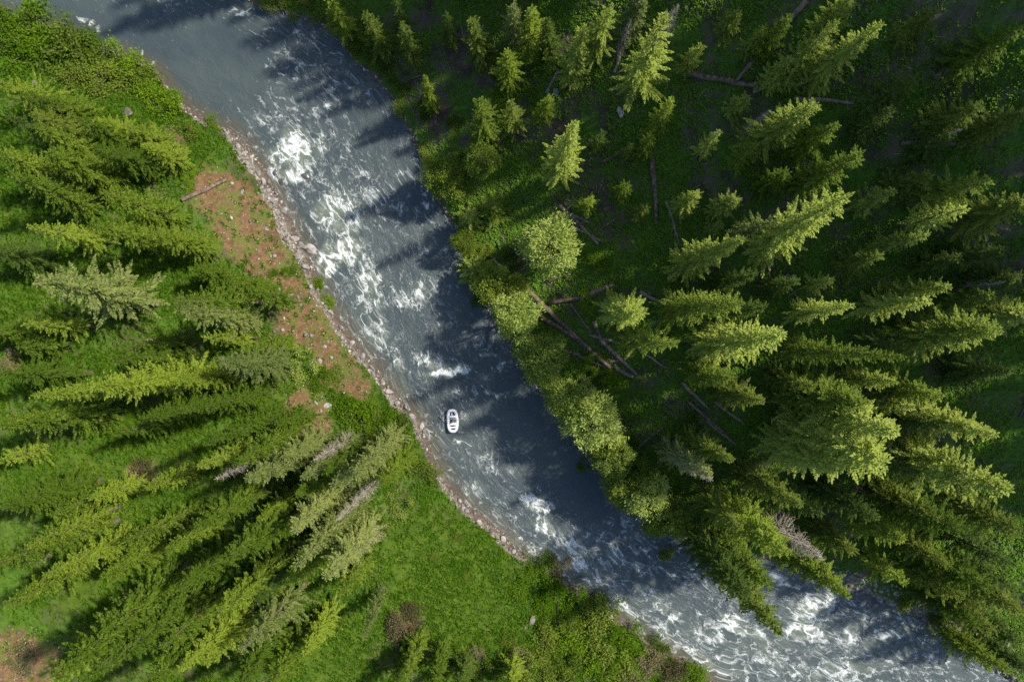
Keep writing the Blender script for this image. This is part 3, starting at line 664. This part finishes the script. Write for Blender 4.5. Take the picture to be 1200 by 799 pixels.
# ------------------------------------------------------------------ places by name, for telling look-alikes apart
ZONES = [
 (45, 55, 'on the top left riverbank'), (160, 95, 'near the lone grey boulder at upper left'), (30, 130, 'on the slope under the top left shrubs'), (120, 160, 'uphill of the rusty red patch at left'),
 (60, 215, 'above the grassy gap at left'), (170, 240, 'behind the long log on the brown bank'), (20, 300, 'in the grassy gap at left'), (110, 350, 'just under the grassy gap at left'), (240, 320, 'along the top of the brown bank'),
 (40, 420, 'at the left edge beside the big shadow'), (170, 425, 'in the middle of the left slope'), (300, 400, 'above the lower end of the brown bank'), (60, 500, 'on the left edge above the brown scrub'), (200, 500, 'above the brown scrub patch at left'), (310, 490, 'left of the brown clearing with pale stones'),
 (290, 560, 'around the small grey dead fir at left'), (420, 490, 'on the left bank upstream of the raft'), (410, 560, 'on the left bank level with the raft'), (30, 610, 'at the left edge under the brown scrub'), (140, 600, 'between brown scrub and the lower left corner'), (60, 710, 'above the bare lower left corner'), (170, 720, 'right of the bare lower left corner'),
 (270, 680, 'between lower left corner and bright meadow'), (260, 780, 'on the bottom edge left of the meadow'), (360, 630, 'upslope of the bright meadow'), (390, 700, 'at the left rim of the bright meadow'), (480, 760, 'on the bottom edge of the meadow'), (600, 760, 'at the lower right rim of the meadow'), (660, 690, 'on the left bank beside the lower rapids'), (740, 770, 'on the bottom bank by the lower rapids'),
 (350, 10, 'on the shaded bank at the top edge'), (450, 60, 'on the dark right bank near the top'), (530, 40, 'on the bare dark slope at top centre'), (490, 130, 'beside the narrow dark right bank'), (560, 150, 'across the river from the upper rapid'), (610, 80, 'at top centre beside the pale snag'), (560, 280, 'on the right bank opposite the big foam'),
 (690, 40, 'on the top edge right of centre'), (770, 60, 'around the big tree at top'), (680, 180, 'above the scattered log debris'), (750, 180, 'beside the long upright log'), (620, 330, 'at the upper end of the log tangle'), (700, 360, 'around the log tangle'), (690, 440, 'under the lower end of the log tangle'),
 (830, 50, 'above the dark red log'), (860, 140, 'below the dark red log'), (930, 50, 'beside the dark diagonal log at top'), (930, 150, 'below the dark diagonal log'), (1010, 60, 'left of the black corner at upper right'), (1120, 40, 'in the black corner at upper right'), (1000, 190, 'left of the level log at right'), (1120, 200, 'around the level log at right'), (840, 240, 'right of the long upright log'),
 (820, 330, 'uphill from the log tangle'), (940, 270, 'around the big bright fir at right'), (760, 380, 'just right of the log tangle'), (870, 420, 'around the pale fir on the right slope'), (960, 350, 'between the two big bright right firs'), (970, 420, 'around the long pointed fir'), (1060, 320, 'on the upper right slope'), (1160, 320, 'at the right edge, upper half'), (1120, 410, 'around the wide fir near right edge'),
 (980, 510, 'in the huge bushy clump at right'), (1090, 480, 'right of the huge bushy clump'), (1160, 540, 'at the right edge, lower half'), (820, 530, 'around the pale fir near the lower bank'), (670, 480, 'on the right bank opposite the raft'), (710, 540, 'on the right bank downstream of the raft'), (770, 600, 'at the lower end of the bank trees'), (880, 560, 'uphill of the pale fir near the bank'),
 (880, 650, 'overhanging the lower right rapids'), (960, 640, 'around the grey bare tree by the rapids'), (1050, 600, 'on the dark lower right slope'), (1060, 690, 'above the rocks by the lower rapids'), (1140, 640, 'in the dark lower right forest'), (1150, 750, 'in the lower right corner by the water'),
]
ZP = np.array([(a, b) for a, b, _ in ZONES], float)
ORD = ['first', 'second', 'third', 'fourth', 'fifth', 'sixth', 'seventh', 'eighth', 'ninth', 'tenth', 'eleventh', 'twelfth']
def name_all(items, noun):                    # items: dicts with px, py, look, size, wide -> item['label']
    by = {}
    for it in items:
        side = 0 if it['left'] else 1
        zi = min(range(len(ZONES)), key=lambda i: (ZP[i, 0] - it['px']) ** 2 + (ZP[i, 1] - it['py']) ** 2)
        by.setdefault(zi, []).append(it)
    for zi, L in by.items():
        z = ZONES[zi][2]
        L.sort(key=lambda i: i['px'])
        n = len(L)
        if n == 1:
            L[0]['label'] = '%s %s %s' % (L[0]['look'], noun, z); continue
        looks = [i['look'] for i in L]
        for k, i in enumerate(L):
            if looks.count(i['look']) == 1 and n <= 4:
                i['label'] = 'the only %s %s %s' % (i['look'], noun, z)
            elif n == 2: i['label'] = '%s %s, %s one %s' % (i['look'], noun, ('left', 'right')[k], z)
            elif k == 0: i['label'] = '%s %s, leftmost %s' % (i['look'], noun, z)
            elif k == n - 1: i['label'] = '%s %s, rightmost %s' % (i['look'], noun, z)
            else: i['label'] = '%s %s, %s from left %s' % (i['look'], noun, ORD[k], z)

# ------------------------------------------------------------------ conifers
NEEDLE = {('o', 1): 'fir_left', ('o', 0): 'fir_left', ('y', 0): 'fir_right', ('y', 1): 'fir_right', ('d', 0): 'fir_dark', ('d', 1): 'fir_dark', ('p', 0): 'fir_pale', ('p', 1): 'fir_pale'}
COLW = {'o': 'olive green', 'y': 'yellow green', 'd': 'dark green', 'p': 'pale grey-green'}
CROWN_K = 1.42
TREE_XY = []
def firs(rows, left):
    items = []
    for (tx, ty, L, w, c) in rows:
        x, y, z, h = stand((tx, ty), None if L < 0 else L, -L if L < 0 else None)
        R = max(.7, .5 * w * (CAM_H - z - h * .35) / FPX * (1.2 if left else 1.38))
        d, _, _ = poly_dist(np.array([x]), np.array([y]), LB if left else RB)
        if bool(in_river(np.array([x]), np.array([y]))[0]): print('IN RIVER fir', tx, ty, round(float(d[0]), 1))
        bx, by = to_px(x, y, z); mx, my = bx * .4 + tx * .6, by * .4 + ty * .6
        rel = R / h
        shape = 'slender ' if rel < .115 else ('broad ' if rel > .22 else '')
        size = 'tall ' if h > 19 else ('small ' if h < 8.5 else '')
        items.append(dict(px=min(max(mx, 5), 1195), py=min(max(my, 5), 794), left=left, look=(size + shape + COLW[c]), loc=(x, y, z - .25), h=h, R=R, c=c))
    name_all(items, 'fir')
    for it in items:
        h, R = it['h'], it['R']
        cn = min(CLS, key=lambda k: abs(math.log(h / CLS[k][0])) + 1.2 * abs(math.log(R / CLS[k][1])))
        k = random.randrange(6); cm, tm = FIR[cn][k]
        e = link('fir_tree', None, None, it['label'], 'tree', 'firs on the left slope' if left else 'firs on the right slope', None, it['loc'], (random.uniform(-.05, .05), random.uniform(-.05, .05), random.uniform(0, 6.28)))
        s = R / CLS[cn][1]
        e.scale = (s, s, h / CLS[cn][0])
        cr = link('crown', cm, e); link('trunk', tm, e)
        override(cr, M[NEEDLE[(it['c'], int(left))]])
        TREE_XY.append((it['loc'][0], it['loc'][1]))
firs(FIRS_LEFT, True)
firs(FIRS_RIGHT, False)

# more of the same forest just outside the photograph, added unseen to shade its edges and the upper river
def outside():
    n = 0
    rng = np.random.default_rng(77)
    spots = []
    while n < 84:
        px, py = rng.uniform(-160, 1420), rng.uniform(-230, 960)
        if -10 < px < 1212 and -10 < py < 812: continue
        if n < 38 and not (150 < px < 760 and py < -15): continue
        if 38 <= n < 72 and not (px > 1212 and py < 560): continue
        x, y, z = on_ground(px, py)
        f = fields(np.array([x]), np.array([y]))
        if f[2][0] or min(f[0][0], f[1][0]) < 4: continue
        if any((x - a) ** 2 + (y - b) ** 2 < 14 for a, b in spots): continue
        spots.append((x, y)); n += 1
        h = rng.uniform(24, 31) if n <= 38 else rng.uniform(19, 27); cn = 'tall' if h > 19 else 'mid'; k = rng.integers(0, 4); cm, tm = FIR[cn][k]
        left = f[0][0] < f[1][0]
        e = link('fir_tree', None, None, 'fir of the same forest added for shade outside the edge of the photograph', 'tree', 'added shade firs beyond the edge of the photograph', None, (x, y, z - .3), (0, 0, rng.uniform(0, 6.28)))
        e.scale = (1.15, 1.15, h / CLS[cn][0])
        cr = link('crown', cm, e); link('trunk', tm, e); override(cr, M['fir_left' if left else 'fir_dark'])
outside()

# ------------------------------------------------------------------ leafy trees, shrubs, dead trees
items = []
for (px, py, w, h, c) in LEAFY_AT:
    x, y, z, _ = stand((px, py), None, h * .6)
    items.append(dict(px=px, py=py, left=False, look={'w': 'rounded pale green leafy', 'o': 'low olive leafy'}[c], loc=(x, y, z - .2), h=h * 1.6, R=.58 * w * (CAM_H - z - h * .5) / FPX, c=c))
name_all(items, 'tree')
for i, it in enumerate(items):
    cm, tm = LEAFY[i % 3]
    e = link('leafy_tree', None, None, it['label'], 'tree', 'leafy trees lining the right bank', None, it['loc'], (0, 0, random.uniform(0, 6.28)), (it['R'] / 3.3, it['R'] / 3.3, it['h'] / 9.0))
    cr = link('crown', cm, e); link('trunk', tm, e); override(cr, M[{'w': 'leaf_willow', 'o': 'leaf_olive'}[it['c']]])

items = []
for (px, py, w, c) in SHRUBS:
    if px < 230 and py < 140: w *= 1.15
    x, y, z = on_ground(px, py)
    f = fields(np.array([x]), np.array([y])); left = bool(f[0][0] < f[1][0])
    R = .5 * w * (CAM_H - z) / FPX
    wd_ = 'small ' if w < 25 else ('wide ' if w > 42 else '')
    items.append(dict(px=px, py=py, left=left, look=wd_ + {'b': 'bright green', 'o': 'olive green', 'n': 'brown twiggy', 'w': 'pale green'}[c], loc=(x, y, max(z, .05) - .1), R=R, c=c))
name_all(items, 'shrub')
for i, it in enumerate(items):
    cm, sm = SHRUB[i % 5]; s = it['R'] / 2.05
    e = link('shrub', None, None, it['label'], 'shrub', 'shrubs on the left bank' if it['left'] else 'shrubs on the right bank', None, it['loc'], (0, 0, random.uniform(0, 6.28)), (s, s, s * random.uniform(.75, 1.1)))
    cr = link('foliage', cm, e); link('stem', sm, e); override(cr, M[{'b': 'leaf_bright', 'o': 'leaf_olive', 'n': 'leaf_brown', 'w': 'leaf_willow'}[it['c']]])

items = []
for (tx, ty, L, w) in DEADS:
    x, y, z, h = stand((tx, ty), L)
    bx, by = to_px(x, y, z)
    items.append(dict(px=(tx + bx) / 2, py=(ty + by) / 2, left=tx < 600, look='leafless grey dead', loc=(x, y, z - .2), h=h, R=.5 * w * (CAM_H - z - h * .4) / FPX * 1.1))
name_all(items, 'tree')
for i, it in enumerate(items):
    tm, bm = DEAD[i % 2]
    e = link('dead_tree', None, None, it['label'], 'dead tree', 'dead grey trees', None, it['loc'], (0, 0, random.uniform(0, 6.28)), (it['R'] / 2.4, it['R'] / 2.4, it['h'] / 14))
    link('trunk', tm, e); link('branches', bm, e)

# ------------------------------------------------------------------ fallen logs
LOGS = [  # x0, y0, x1, y1, thickness px, pale?, label
 (615, 337, 717, 431, 5.5, 0, 'long straight brown log, longest of the log tangle by the river'), (632, 371, 678, 396, 5, 0, 'short brown log lying parallel under the longest log of the tangle'), (643, 355, 690, 346, 5, 0, 'dark log leaning up right from the top of the tangle'),
 (688, 346, 721, 334, 6, 0, 'thick dark log end at the top right of the tangle'), (657, 409, 717, 434, 4, 0, 'thin dark log at the lower left of the tangle'), (695, 376, 707, 402, 5, 0, 'short upright brown log in the middle of the tangle'), (703, 398, 747, 438, 5, 1, 'bleached log at the lower right of the tangle'),
 (720, 428, 744, 440, 5, 1, 'broken pale log stub at the bottom of the tangle'), (750, 343, 773, 356, 4.5, 1, 'short pale log right of the tangle'), (570, 296, 588, 312, 4, 1, 'pale snapped log between bank trees opposite the big foam'), (763, 186, 768, 262, 6, 0, 'long dark log lying upright in the picture below two small firs'), (800, 86, 892, 104, 7, 0, 'dark red rotten log running level near the top'),
 (945, 2, 862, 98, 6, 0, 'long dark log running diagonally at the top'), (882, 108, 910, 98, 4, 1, 'pale bent log at the right end of the dark red log'), (1056, 168, 1140, 171, 5, 0, 'grey brown log lying level on the upper right slope'), (213, 234, 266, 211, 5, 0, 'dark log lying across the top of the brown bank'),
 (656, 242, 700, 288, 4.5, 1, 'bleached log in the debris above the tangle'), (668, 252, 690, 262, 3.5, 1, 'short bleached log in the debris above the tangle'), (676, 266, 696, 250, 3.5, 0, 'short dark log crossing the debris above the tangle'), (735, 535, 775, 500, 3.5, 0, 'thin dark log on the grass behind the bank trees'), (800, 448, 830, 480, 4, 1, 'grey log left of the shaded hollow on the right slope'),
 (828, 492, 862, 520, 4, 0, 'dark log in the shaded hollow on the right slope'), (1000, 570, 1075, 584, 5, 0, 'reddish log under the huge bushy clump at right'), (52, 660, 80, 618, 3, 1, 'thin grey fallen trunk among firs at lower left'), (190, 402, 172, 398, 4, 1, 'white bare log on the left slope'), (720, 86, 733, 45, 3.5, 1, 'pale leaning log at the top right of centre'),
 (640, 110, 655, 80, 4, 1, 'grey log piece at top centre among herbs'), (705, 190, 735, 176, 3, 0, 'thin dark log left of two small firs'), (672, 697, 690, 692, 3, 1, 'pale driftwood log at the lower left waterline'), (652, 380, 700, 420, 3.5, 0, 'thin brown trunk just under the longest log of the tangle'), (690, 392, 735, 402, 3, 1, 'thin bleached pole crossing the right part of the tangle'), (668, 356, 694, 392, 3, 0, 'thin dark pole crossing the middle of the tangle'),
 (712, 424, 742, 416, 3.5, 0, 'short dark log across the bottom end of the tangle'), (735, 400, 782, 430, 3, 1, 'thin bleached pole right of the tangle foot'), (640, 330, 668, 322, 3, 0, 'thin dark pole at the top left of the tangle'), (662, 262, 706, 284, 3, 1, 'thin bleached pole at the right of the debris above the tangle'),
 (645, 268, 668, 240, 3, 0, 'thin dark pole at the left of the debris above the tangle'), (780, 236, 796, 288, 3.5, 0, 'thin dark trunk right of the long upright log'), (838, 470, 870, 496, 3.5, 1, 'pale pole at the upper right of the shaded hollow'), (806, 470, 850, 508, 3.5, 0, 'thin dark trunk along the shaded hollow'),
 (930, 115, 1000, 122, 5, 0, 'dark log between firs right of the pale bent log'),
]
for k, (x0, y0, x1, y1, t, pale, lab) in enumerate(LOGS):
    xs_, ys_, zs_ = ground_px(np.linspace(x0, x1, 7), np.linspace(y0, y1, 7))
    ctr = np.array([xs_[3], ys_[3], zs_[3]])
    rr = t * .5 * (CAM_H - ctr[2]) / FPX
    rng = np.random.default_rng(k + 40)
    lin = np.polyval(np.polyfit(np.arange(7), zs_, 1), np.arange(7))
    pts = np.c_[xs_, ys_, .5 * lin + .5 * zs_ + rr * .8] + np.c_[np.cumsum(rng.normal(0, .07, (7, 2)), 0), np.zeros(7)]
    paths = [(pts - ctr, np.linspace(1.15, .75, 7) * rr)]
    for q in range(9):
        s = rng.uniform(.1, .95); p = pts[0] + (pts[-1] - pts[0]) * s - ctr
        p[2] = np.interp(s * 6, np.arange(7), pts[:, 2]) - ctr[2]
        e = norm(np.array([[rng.normal(), rng.normal(), abs(rng.normal())]]))[0]
        paths.append((np.array([p, p + e * rng.uniform(.4, 1.1)]), [.05, .02]))
    me = mesh_from('fallen_log', *tubes(paths, 8), M['log_pale' if pale else 'log'], smooth=True)
    link('fallen_log', me, None, lab, 'log', 'fallen logs', None, tuple(ctr))

# ------------------------------------------------------------------ boulders and stones
def rock_geo(rng, sub):
    import bmesh
    bm = bmesh.new(); bmesh.ops.create_icosphere(bm, subdivisions=sub, radius=1.0)
    V = np.array([v.co[:] for v in bm.verts]); F = np.array([[v.index for v in f.verts] for f in bm.faces]); bm.free()
    for _ in range(11):                      # plane cuts give broken facets
        n = norm(rng.normal(0, 1, (1, 3)))[0]; d = rng.uniform(.55, .85)
        p = V @ n; V = V - np.outer(np.maximum(p - d, 0), n) * .92
    V = V * rng.uniform(.8, 1.2, 3) * np.array([1, 1, .75])
    return V, F
ROCKM = []
for k in range(6):
    V, F = rock_geo(np.random.default_rng(k + 60), 3)
    ROCKM.append(mesh_from('boulder', V, F, M['rock']))
BOULD = [ # x, y, width px, wet?
 (150, 132, 14, 2), (40, 98, 9, 2), (623, 727, 11, 2), (616, 735, 6, 2), (361, 208, 12, 1), (324, 203, 10, 1), (331, 214, 9, 1), (363, 292, 14, 0), (354, 288, 11, 0), (333, 247, 13, 0), (321, 236, 10, 0), (358, 312, 10, 0), (346, 280, 9, 0), (350, 300, 9, 0), (295, 190, 9, 0), (303, 203, 8, 0), (309, 214, 10, 0), (315, 224, 8, 0),
 (265, 158, 8, 0), (278, 172, 9, 0), (287, 180, 7, 0), (465, 472, 12, 0), (476, 478, 10, 1), (455, 458, 9, 0), (448, 448, 8, 0), (483, 488, 9, 0), (494, 500, 8, 0), (372, 340, 8, 0), (388, 366, 8, 0), (400, 384, 8, 0), (412, 402, 9, 0), (425, 418, 8, 0), (436, 432, 9, 0), (505, 545, 8, 0), (514, 560, 7, 0), (528, 578, 8, 0), (546, 598, 7, 0), (562, 612, 8, 0), (590, 632, 9, 0), (602, 646, 8, 0),
 (640, 668, 8, 0), (660, 682, 8, 0), (690, 705, 9, 1), (702, 716, 8, 1), (716, 722, 8, 0), (738, 732, 9, 0), (752, 742, 9, 0), (815, 776, 10, 1), (822, 784, 9, 1), (646, 592, 7, 1), (505, 246, 8, 1), (994, 690, 9, 0), (1004, 680, 9, 0), (1016, 690, 11, 0), (1030, 700, 12, 0), (1044, 706, 10, 0), (1052, 694, 9, 0), (1040, 690, 9, 1), (1026, 684, 8, 0), (1064, 716, 8, 0), (1084, 724, 9, 1), (1022, 708, 8, 1), (944, 680, 12, 1), (930, 672, 9, 1), (1010, 704, 9, 0),
 (1178, 752, 12, 0), (1166, 748, 8, 0), (1184, 770, 10, 0), (929, 327, 15, 1), (858, 117, 8, 0), (728, 132, 14, 0), (652, 108, 12, 0), (556, 32, 10, 0), (374, 423, 7, 0), (384, 475, 9, 0), (376, 482, 7, 0), (370, 472, 6, 0), (312, 128, 6, 1), (795, 622, 7, 1), (782, 620, 8, 0), (768, 612, 7, 0), (860, 660, 8, 1), (906, 664, 9, 1), (598, 430, 6, 1), (660, 506, 6, 1),
 (283, 225, 6, 0), (312, 268, 6, 0), (322, 300, 6, 0), (352, 358, 6, 0), (341, 345, 5, 0), (380, 406, 6, 0), (326, 340, 6, 0), (293, 160, 6, 1),
]
items = []
for (px, py, w, wet_) in BOULD:
    x, y, z = on_ground(px, py)
    f = fields(np.array([x]), np.array([y])); left = bool(f[0][0] < f[1][0])
    R = .5 * w * (CAM_H - z) / FPX
    inw = bool(f[2][0])
    look = ('large ' if w > 11.5 else ('small ' if w < 7.5 else '')) + ('pale grey', 'dark wet', 'weathered grey')[wet_]
    items.append(dict(px=px, py=py, left=left, look=look, loc=(x, y, (-.05 if inw else z + R * .12)), R=R, wet=wet_, inw=inw))
name_all(items, 'boulder')
for i, it in enumerate(items):
    o = link('boulder', ROCKM[i % 6], None, it['label'], 'boulder', 'boulders along the river', None, it['loc'], (random.uniform(-.3, .3), random.uniform(-.3, .3), random.uniform(0, 6.28)))
    s = it['R'] * 1.0; o.scale = (s * random.uniform(.9, 1.2), s * random.uniform(.85, 1.05), s * random.uniform(.6, .85))
    if it['wet']: override(o, M[('', 'rock_wet', 'rock_mid')[it['wet']]])

def scatter_mesh(base_V, base_F, P, S, A, squash=None):      # copies of a small mesh welded into one sheet of ground cover
    c, s = np.cos(A)[:, None], np.sin(A)[:, None]
    v = base_V[None]
    X_ = (v[..., 0] * c - v[..., 1] * s) * S[:, None]; Y_ = (v[..., 0] * s + v[..., 1] * c) * S[:, None]; Z_ = v[..., 2] * S[:, None] * (1 if squash is None else squash[:, None])
    V = np.stack([X_, Y_, Z_], -1) + P[:, None]
    F = base_F[None] + (np.arange(len(P)) * len(base_V))[:, None, None]
    return V.reshape(-1, 3), F.reshape(-1, base_F.shape[1])

rng = np.random.default_rng(5)
cx = rng.uniform(-95, 95, 330000); cy = rng.uniform(-66, 66, 330000)
cf = fields(cx, cy); cz = hfast(cx, cy)
cpx, cpy = to_px(cx, cy, cz)
seen = (cpx > -60) & (cpx < 1260) & (cpy > -60) & (cpy < 860) & ~cf[2]
cwid = np.interp(cpx, [0, 180, 240, 300, 380, 480, 560, 620, 700, 900], [.2, .4, 1.3, 2.3, 1.9, 1.5, 1.6, 1.2, .9, .7])
cl = cf[0] < cf[1]
u = rng.random(len(cx))
cdirt = pblob(cpx, cpy, DIRT)
gn3 = fbm(cx / 2.2, cy / 2.2, 83, 3)
pg = np.where(cl, np.where((cf[0] < .9) & (gn3 < .55), .12, np.where(cf[0] < cwid * (.55 + .9 * fbm(cx / 3, cy / 3, 81, 3)), .8, np.where(cdirt > .3, .05, 0))), np.where((cpx > 940), (cf[1] < 4) * .8, (cf[1] < .8) * .5))
sel = seen & (u < pg)
GV, GF = [], []
which = rng.integers(0, 4, sel.sum())
Pp = np.c_[cx[sel], cy[sel], cz[sel] + .02]; Ss = np.minimum(.075 * rng.lognormal(0, .75, sel.sum()) + .05, .6); Aa = rng.uniform(0, 6.28, sel.sum())
off = 0
for k in range(4):
    m = which == k
    bV, bF = rock_geo(np.random.default_rng(k + 90), 1)
    V, F = scatter_mesh(bV, bF, Pp[m], Ss[m], Aa[m]); GV.append(V); GF.append(F + off); off += len(V)
link('gravel', mesh_from('gravel', np.vstack(GV), np.vstack(GF), M['gravel']), kind='stuff', label='pale cobbles and gravel along the waterline of the left bank', cat='gravel')

# low herbs on the shaded slope, grass on the sunny one
def herb_unit(rng, n, leaf, up):
    az = np.arange(n) * 6.283 / n + rng.normal(0, .3, n)
    D = np.c_[np.cos(az), np.sin(az), rng.uniform(up * .5, up * 1.5, n)]
    return blades(np.c_[D[:, :2] * .05, np.zeros(n)], D, rng.uniform(.7, 1.2, n) * leaf, rng.uniform(.4, .6, n) * leaf, rng, .25)
def cover(name, sel, leaf, n, up, mat, label, smin, smax):
    Vs, Fs, off = [], [], 0
    P = np.c_[cx[sel], cy[sel], cz[sel]]
    wh = rng.integers(0, 3, len(P)); S = rng.uniform(smin, smax, len(P)); A = rng.uniform(0, 6.28, len(P))
    for k in range(3):
        m = wh == k; bV, bF = herb_unit(np.random.default_rng(k + 7), n, leaf, up)
        V, F = scatter_mesh(bV, bF, P[m], S[m], A[m]); Vs.append(V); Fs.append(F + off); off += len(V)
    link(name, mesh_from(name, np.vstack(Vs), np.vstack(Fs), mat), kind='stuff', label=label, cat='ground cover')
M['herb'] = foliage_mat('woodland_herbs', (.065, .150, .012), (.155, .28, .025), transl=.3, scale=.25)
M['grass'] = foliage_mat('meadow_grass', (.034, .10, .005), (.105, .20, .011), (.13, .15, .025), .3, transl=.35, scale=.3)
hn = fbm(cx / 6, cy / 6, 61, 4)
selh = seen & ~cl & (cf[1] > 1.2) & (u < np.clip((hn - .36) * 5, 0.1, 1) * .9 * (1 - np.clip(cdirt * 1.1, 0, .92)))
cover('undergrowth', selh, .34, 7, .55, M['herb'], 'low green herbs covering the shaded right slope', .7, 1.5)
gn = fbm(cx / 5, cy / 5, 71, 4)
selg = seen & cl & (cf[0] > cwid * 1.05) & (u < np.clip((gn - .30) * 4, .4, 1) * .85 * (1 - np.clip(cdirt * 1.3, 0, .93)))
cover('grass', selg, .32, 7, 1.0, M['grass'], 'bright green grass covering the sunny left slope', .55, 1.9)

selm = seen & cl & (cf[0] > cwid * 1.1) & (rng.random(len(cx)) < .10 * np.clip((gn - .35) * 5, 0, 1) * (1 - np.clip(cdirt, 0, .8)))
cover('meadow_herbs', selm, .50, 9, .5, M['herb'], 'taller leafy herbs dotted through the grass of the left slope', .6, 1.5)
# broken branches littering the forest floor
sb = np.where(seen & ~cl & (cf[1] > 2) & (rng.random(len(cx)) < .008 + .05 * np.clip(cdirt, 0, 1)))[0]
sticks = []
for i in sb[:3600]:
    a, l = rng.uniform(0, 6.28), rng.lognormal(0, .5) * .9
    e = np.array([math.cos(a), math.sin(a), 0]) * l
    p0, p1 = np.array([cx[i], cy[i], 0]) - e / 2, np.array([cx[i], cy[i], 0]) + e / 2
    p0[2] = hfast(p0[0], p0[1]) + .08; p1[2] = hfast(p1[0], p1[1]) + rng.uniform(.08, .4)
    sticks.append((np.array([p0, p1]), [.055 * min(l, 1.5), .02]))
link('fallen_branches', mesh_from('fallen_branches', *tubes(sticks, 4), plain_mat('broken_branch_wood', (.12, .085, .06), (.34, .28, .22), .7, .9)), kind='stuff', label='broken grey branches littering the floor of the right slope', cat='branches')

# ------------------------------------------------------------------ raft
def raft():
    x, y = w0(530.5, 492.5)
    white = plain_mat('white_raft_fabric', (.62, .64, .66), (.72, .73, .74), 1.5, .45)
    grey = plain_mat('grey_raft_floor', (.10, .11, .13), (.17, .18, .20), 2, .6)
    metal = plain_mat('raft_frame_metal', (.5, .52, .55), (.6, .62, .64), 4, .35)
    blue = plain_mat('dark_gear_fabric', (.03, .04, .06), (.07, .08, .10), 3, .7)
    wood = plain_mat('oar_shaft', (.30, .22, .13), (.42, .32, .2), 4, .6)
    ob = link('raft', None, None, 'white inflatable river raft with rowing frame, floating in mid river', 'raft', None, None, (x, y, .12), (0, 0, math.radians(3)))
    a = np.linspace(0, 2 * np.pi, 41)
    hw, hl = .78, 1.82                          # centre line of the tube
    px_ = np.sign(np.cos(a)) * np.abs(np.cos(a)) ** .55 * hw; py_ = np.sign(np.sin(a)) * np.abs(np.sin(a)) ** .8 * hl
    pz_ = .28 + .30 * (np.abs(py_) / hl) ** 4
    link('tube', mesh_from('tube', *tubes([(np.c_[px_, py_, pz_], np.full(41, .27))], 12), white, smooth=True), ob)
    n = 40
    fl = [(math.copysign(abs(math.cos(t)) ** .55, math.cos(t)) * hw, math.copysign(abs(math.sin(t)) ** .8, math.sin(t)) * hl) for t in np.linspace(0, 2 * math.pi, n, endpoint=False)]
    V = np.array([(p[0], p[1], .14 + .02) for p in fl] + [(p[0], p[1], .04) for p in fl]); V = np.vstack([V, [[0, 0, .16], [0, 0, .04]]])
    F = []
    for i in range(0, n, 2):
        j, k = (i + 1) % n, (i + 2) % n
        F += [(2 * n, i, j, k), (2 * n + 1, n + k, n + j, n + i)]
    F += [(i, n + i, n + (i + 1) % n, (i + 1) % n) for i in range(n)]
    link('floor', mesh_from('floor', V, np.array(F), grey), ob)
    for yy in (.72, -.62, -1.15):
        p = np.c_[np.linspace(-.6, .6, 5), np.full(5, yy), np.full(5, .40)]
        link('thwart', mesh_from('thwart', *tubes([(p, np.full(5, .19))], 10), white, smooth=True), ob)
    bars = [([[-.86, -.35, .6], [.86, -.35, .6]], [.035] * 2), ([[-.86, .38, .6], [.86, .38, .6]], [.035] * 2), ([[-.84, -.45, .6], [-.84, .48, .6]], [.035] * 2), ([[.84, -.45, .6], [.84, .48, .6]], [.035] * 2)]
    link('rowing_frame', mesh_from('rowing_frame', *tubes([(np.array(p), r) for p, r in bars], 8), metal, smooth=True), ob)
    for sg in (-1, 1):
        sh = [(np.array([[sg * .35, .02, .78], [sg * 1.0, .10, .66], [sg * 1.9, .55, .2]]), [.03, .03, .025]), (np.array([[sg * 1.9, .55, .2], [sg * 2.0, .60, .15], [sg * 2.35, .78, .02]]), [.03, .08, .07])]
        link('oar', mesh_from('oar', *tubes(sh, 8), wood, smooth=True), ob)
    st = tubes([(np.array([[0, .02, .3], [0, .02, .66]]), [.24, .24])], 8)
    link('seat', mesh_from('seat', *st, blue), ob)
    def bag(loc, sx, sy, sz, lab, m, nm='gear_bag', cat='bag'):
        import bmesh
        bm = bmesh.new(); bmesh.ops.create_cube(bm, size=1)
        bmesh.ops.scale(bm, vec=(sx, sy, sz), verts=bm.verts); bmesh.ops.bevel(bm, geom=bm.edges[:], offset=.09, segments=3, affect='EDGES')
        me = bpy.data.meshes.new(nm); bm.to_mesh(me); bm.free(); me.materials.append(m)
        link(nm, me, None, lab, cat, None, None, (x + loc[0], y + loc[1], .12 + loc[2]), (0, 0, .1))
    bag((-.12, 1.12, .36), .22, .62, .4, 'pale dry bag lying lengthwise in the bow of the raft', white)
    bag((-.30, -.30, .42), .36, .40, .45, 'dark gear bag left of the raft seat', blue)
    bag((.10, -.90, .50), .62, .22, .38, 'dark box strapped across the stern of the raft', blue, 'gear_box', 'box')
raft()
print('objects', len(bpy.data.objects))
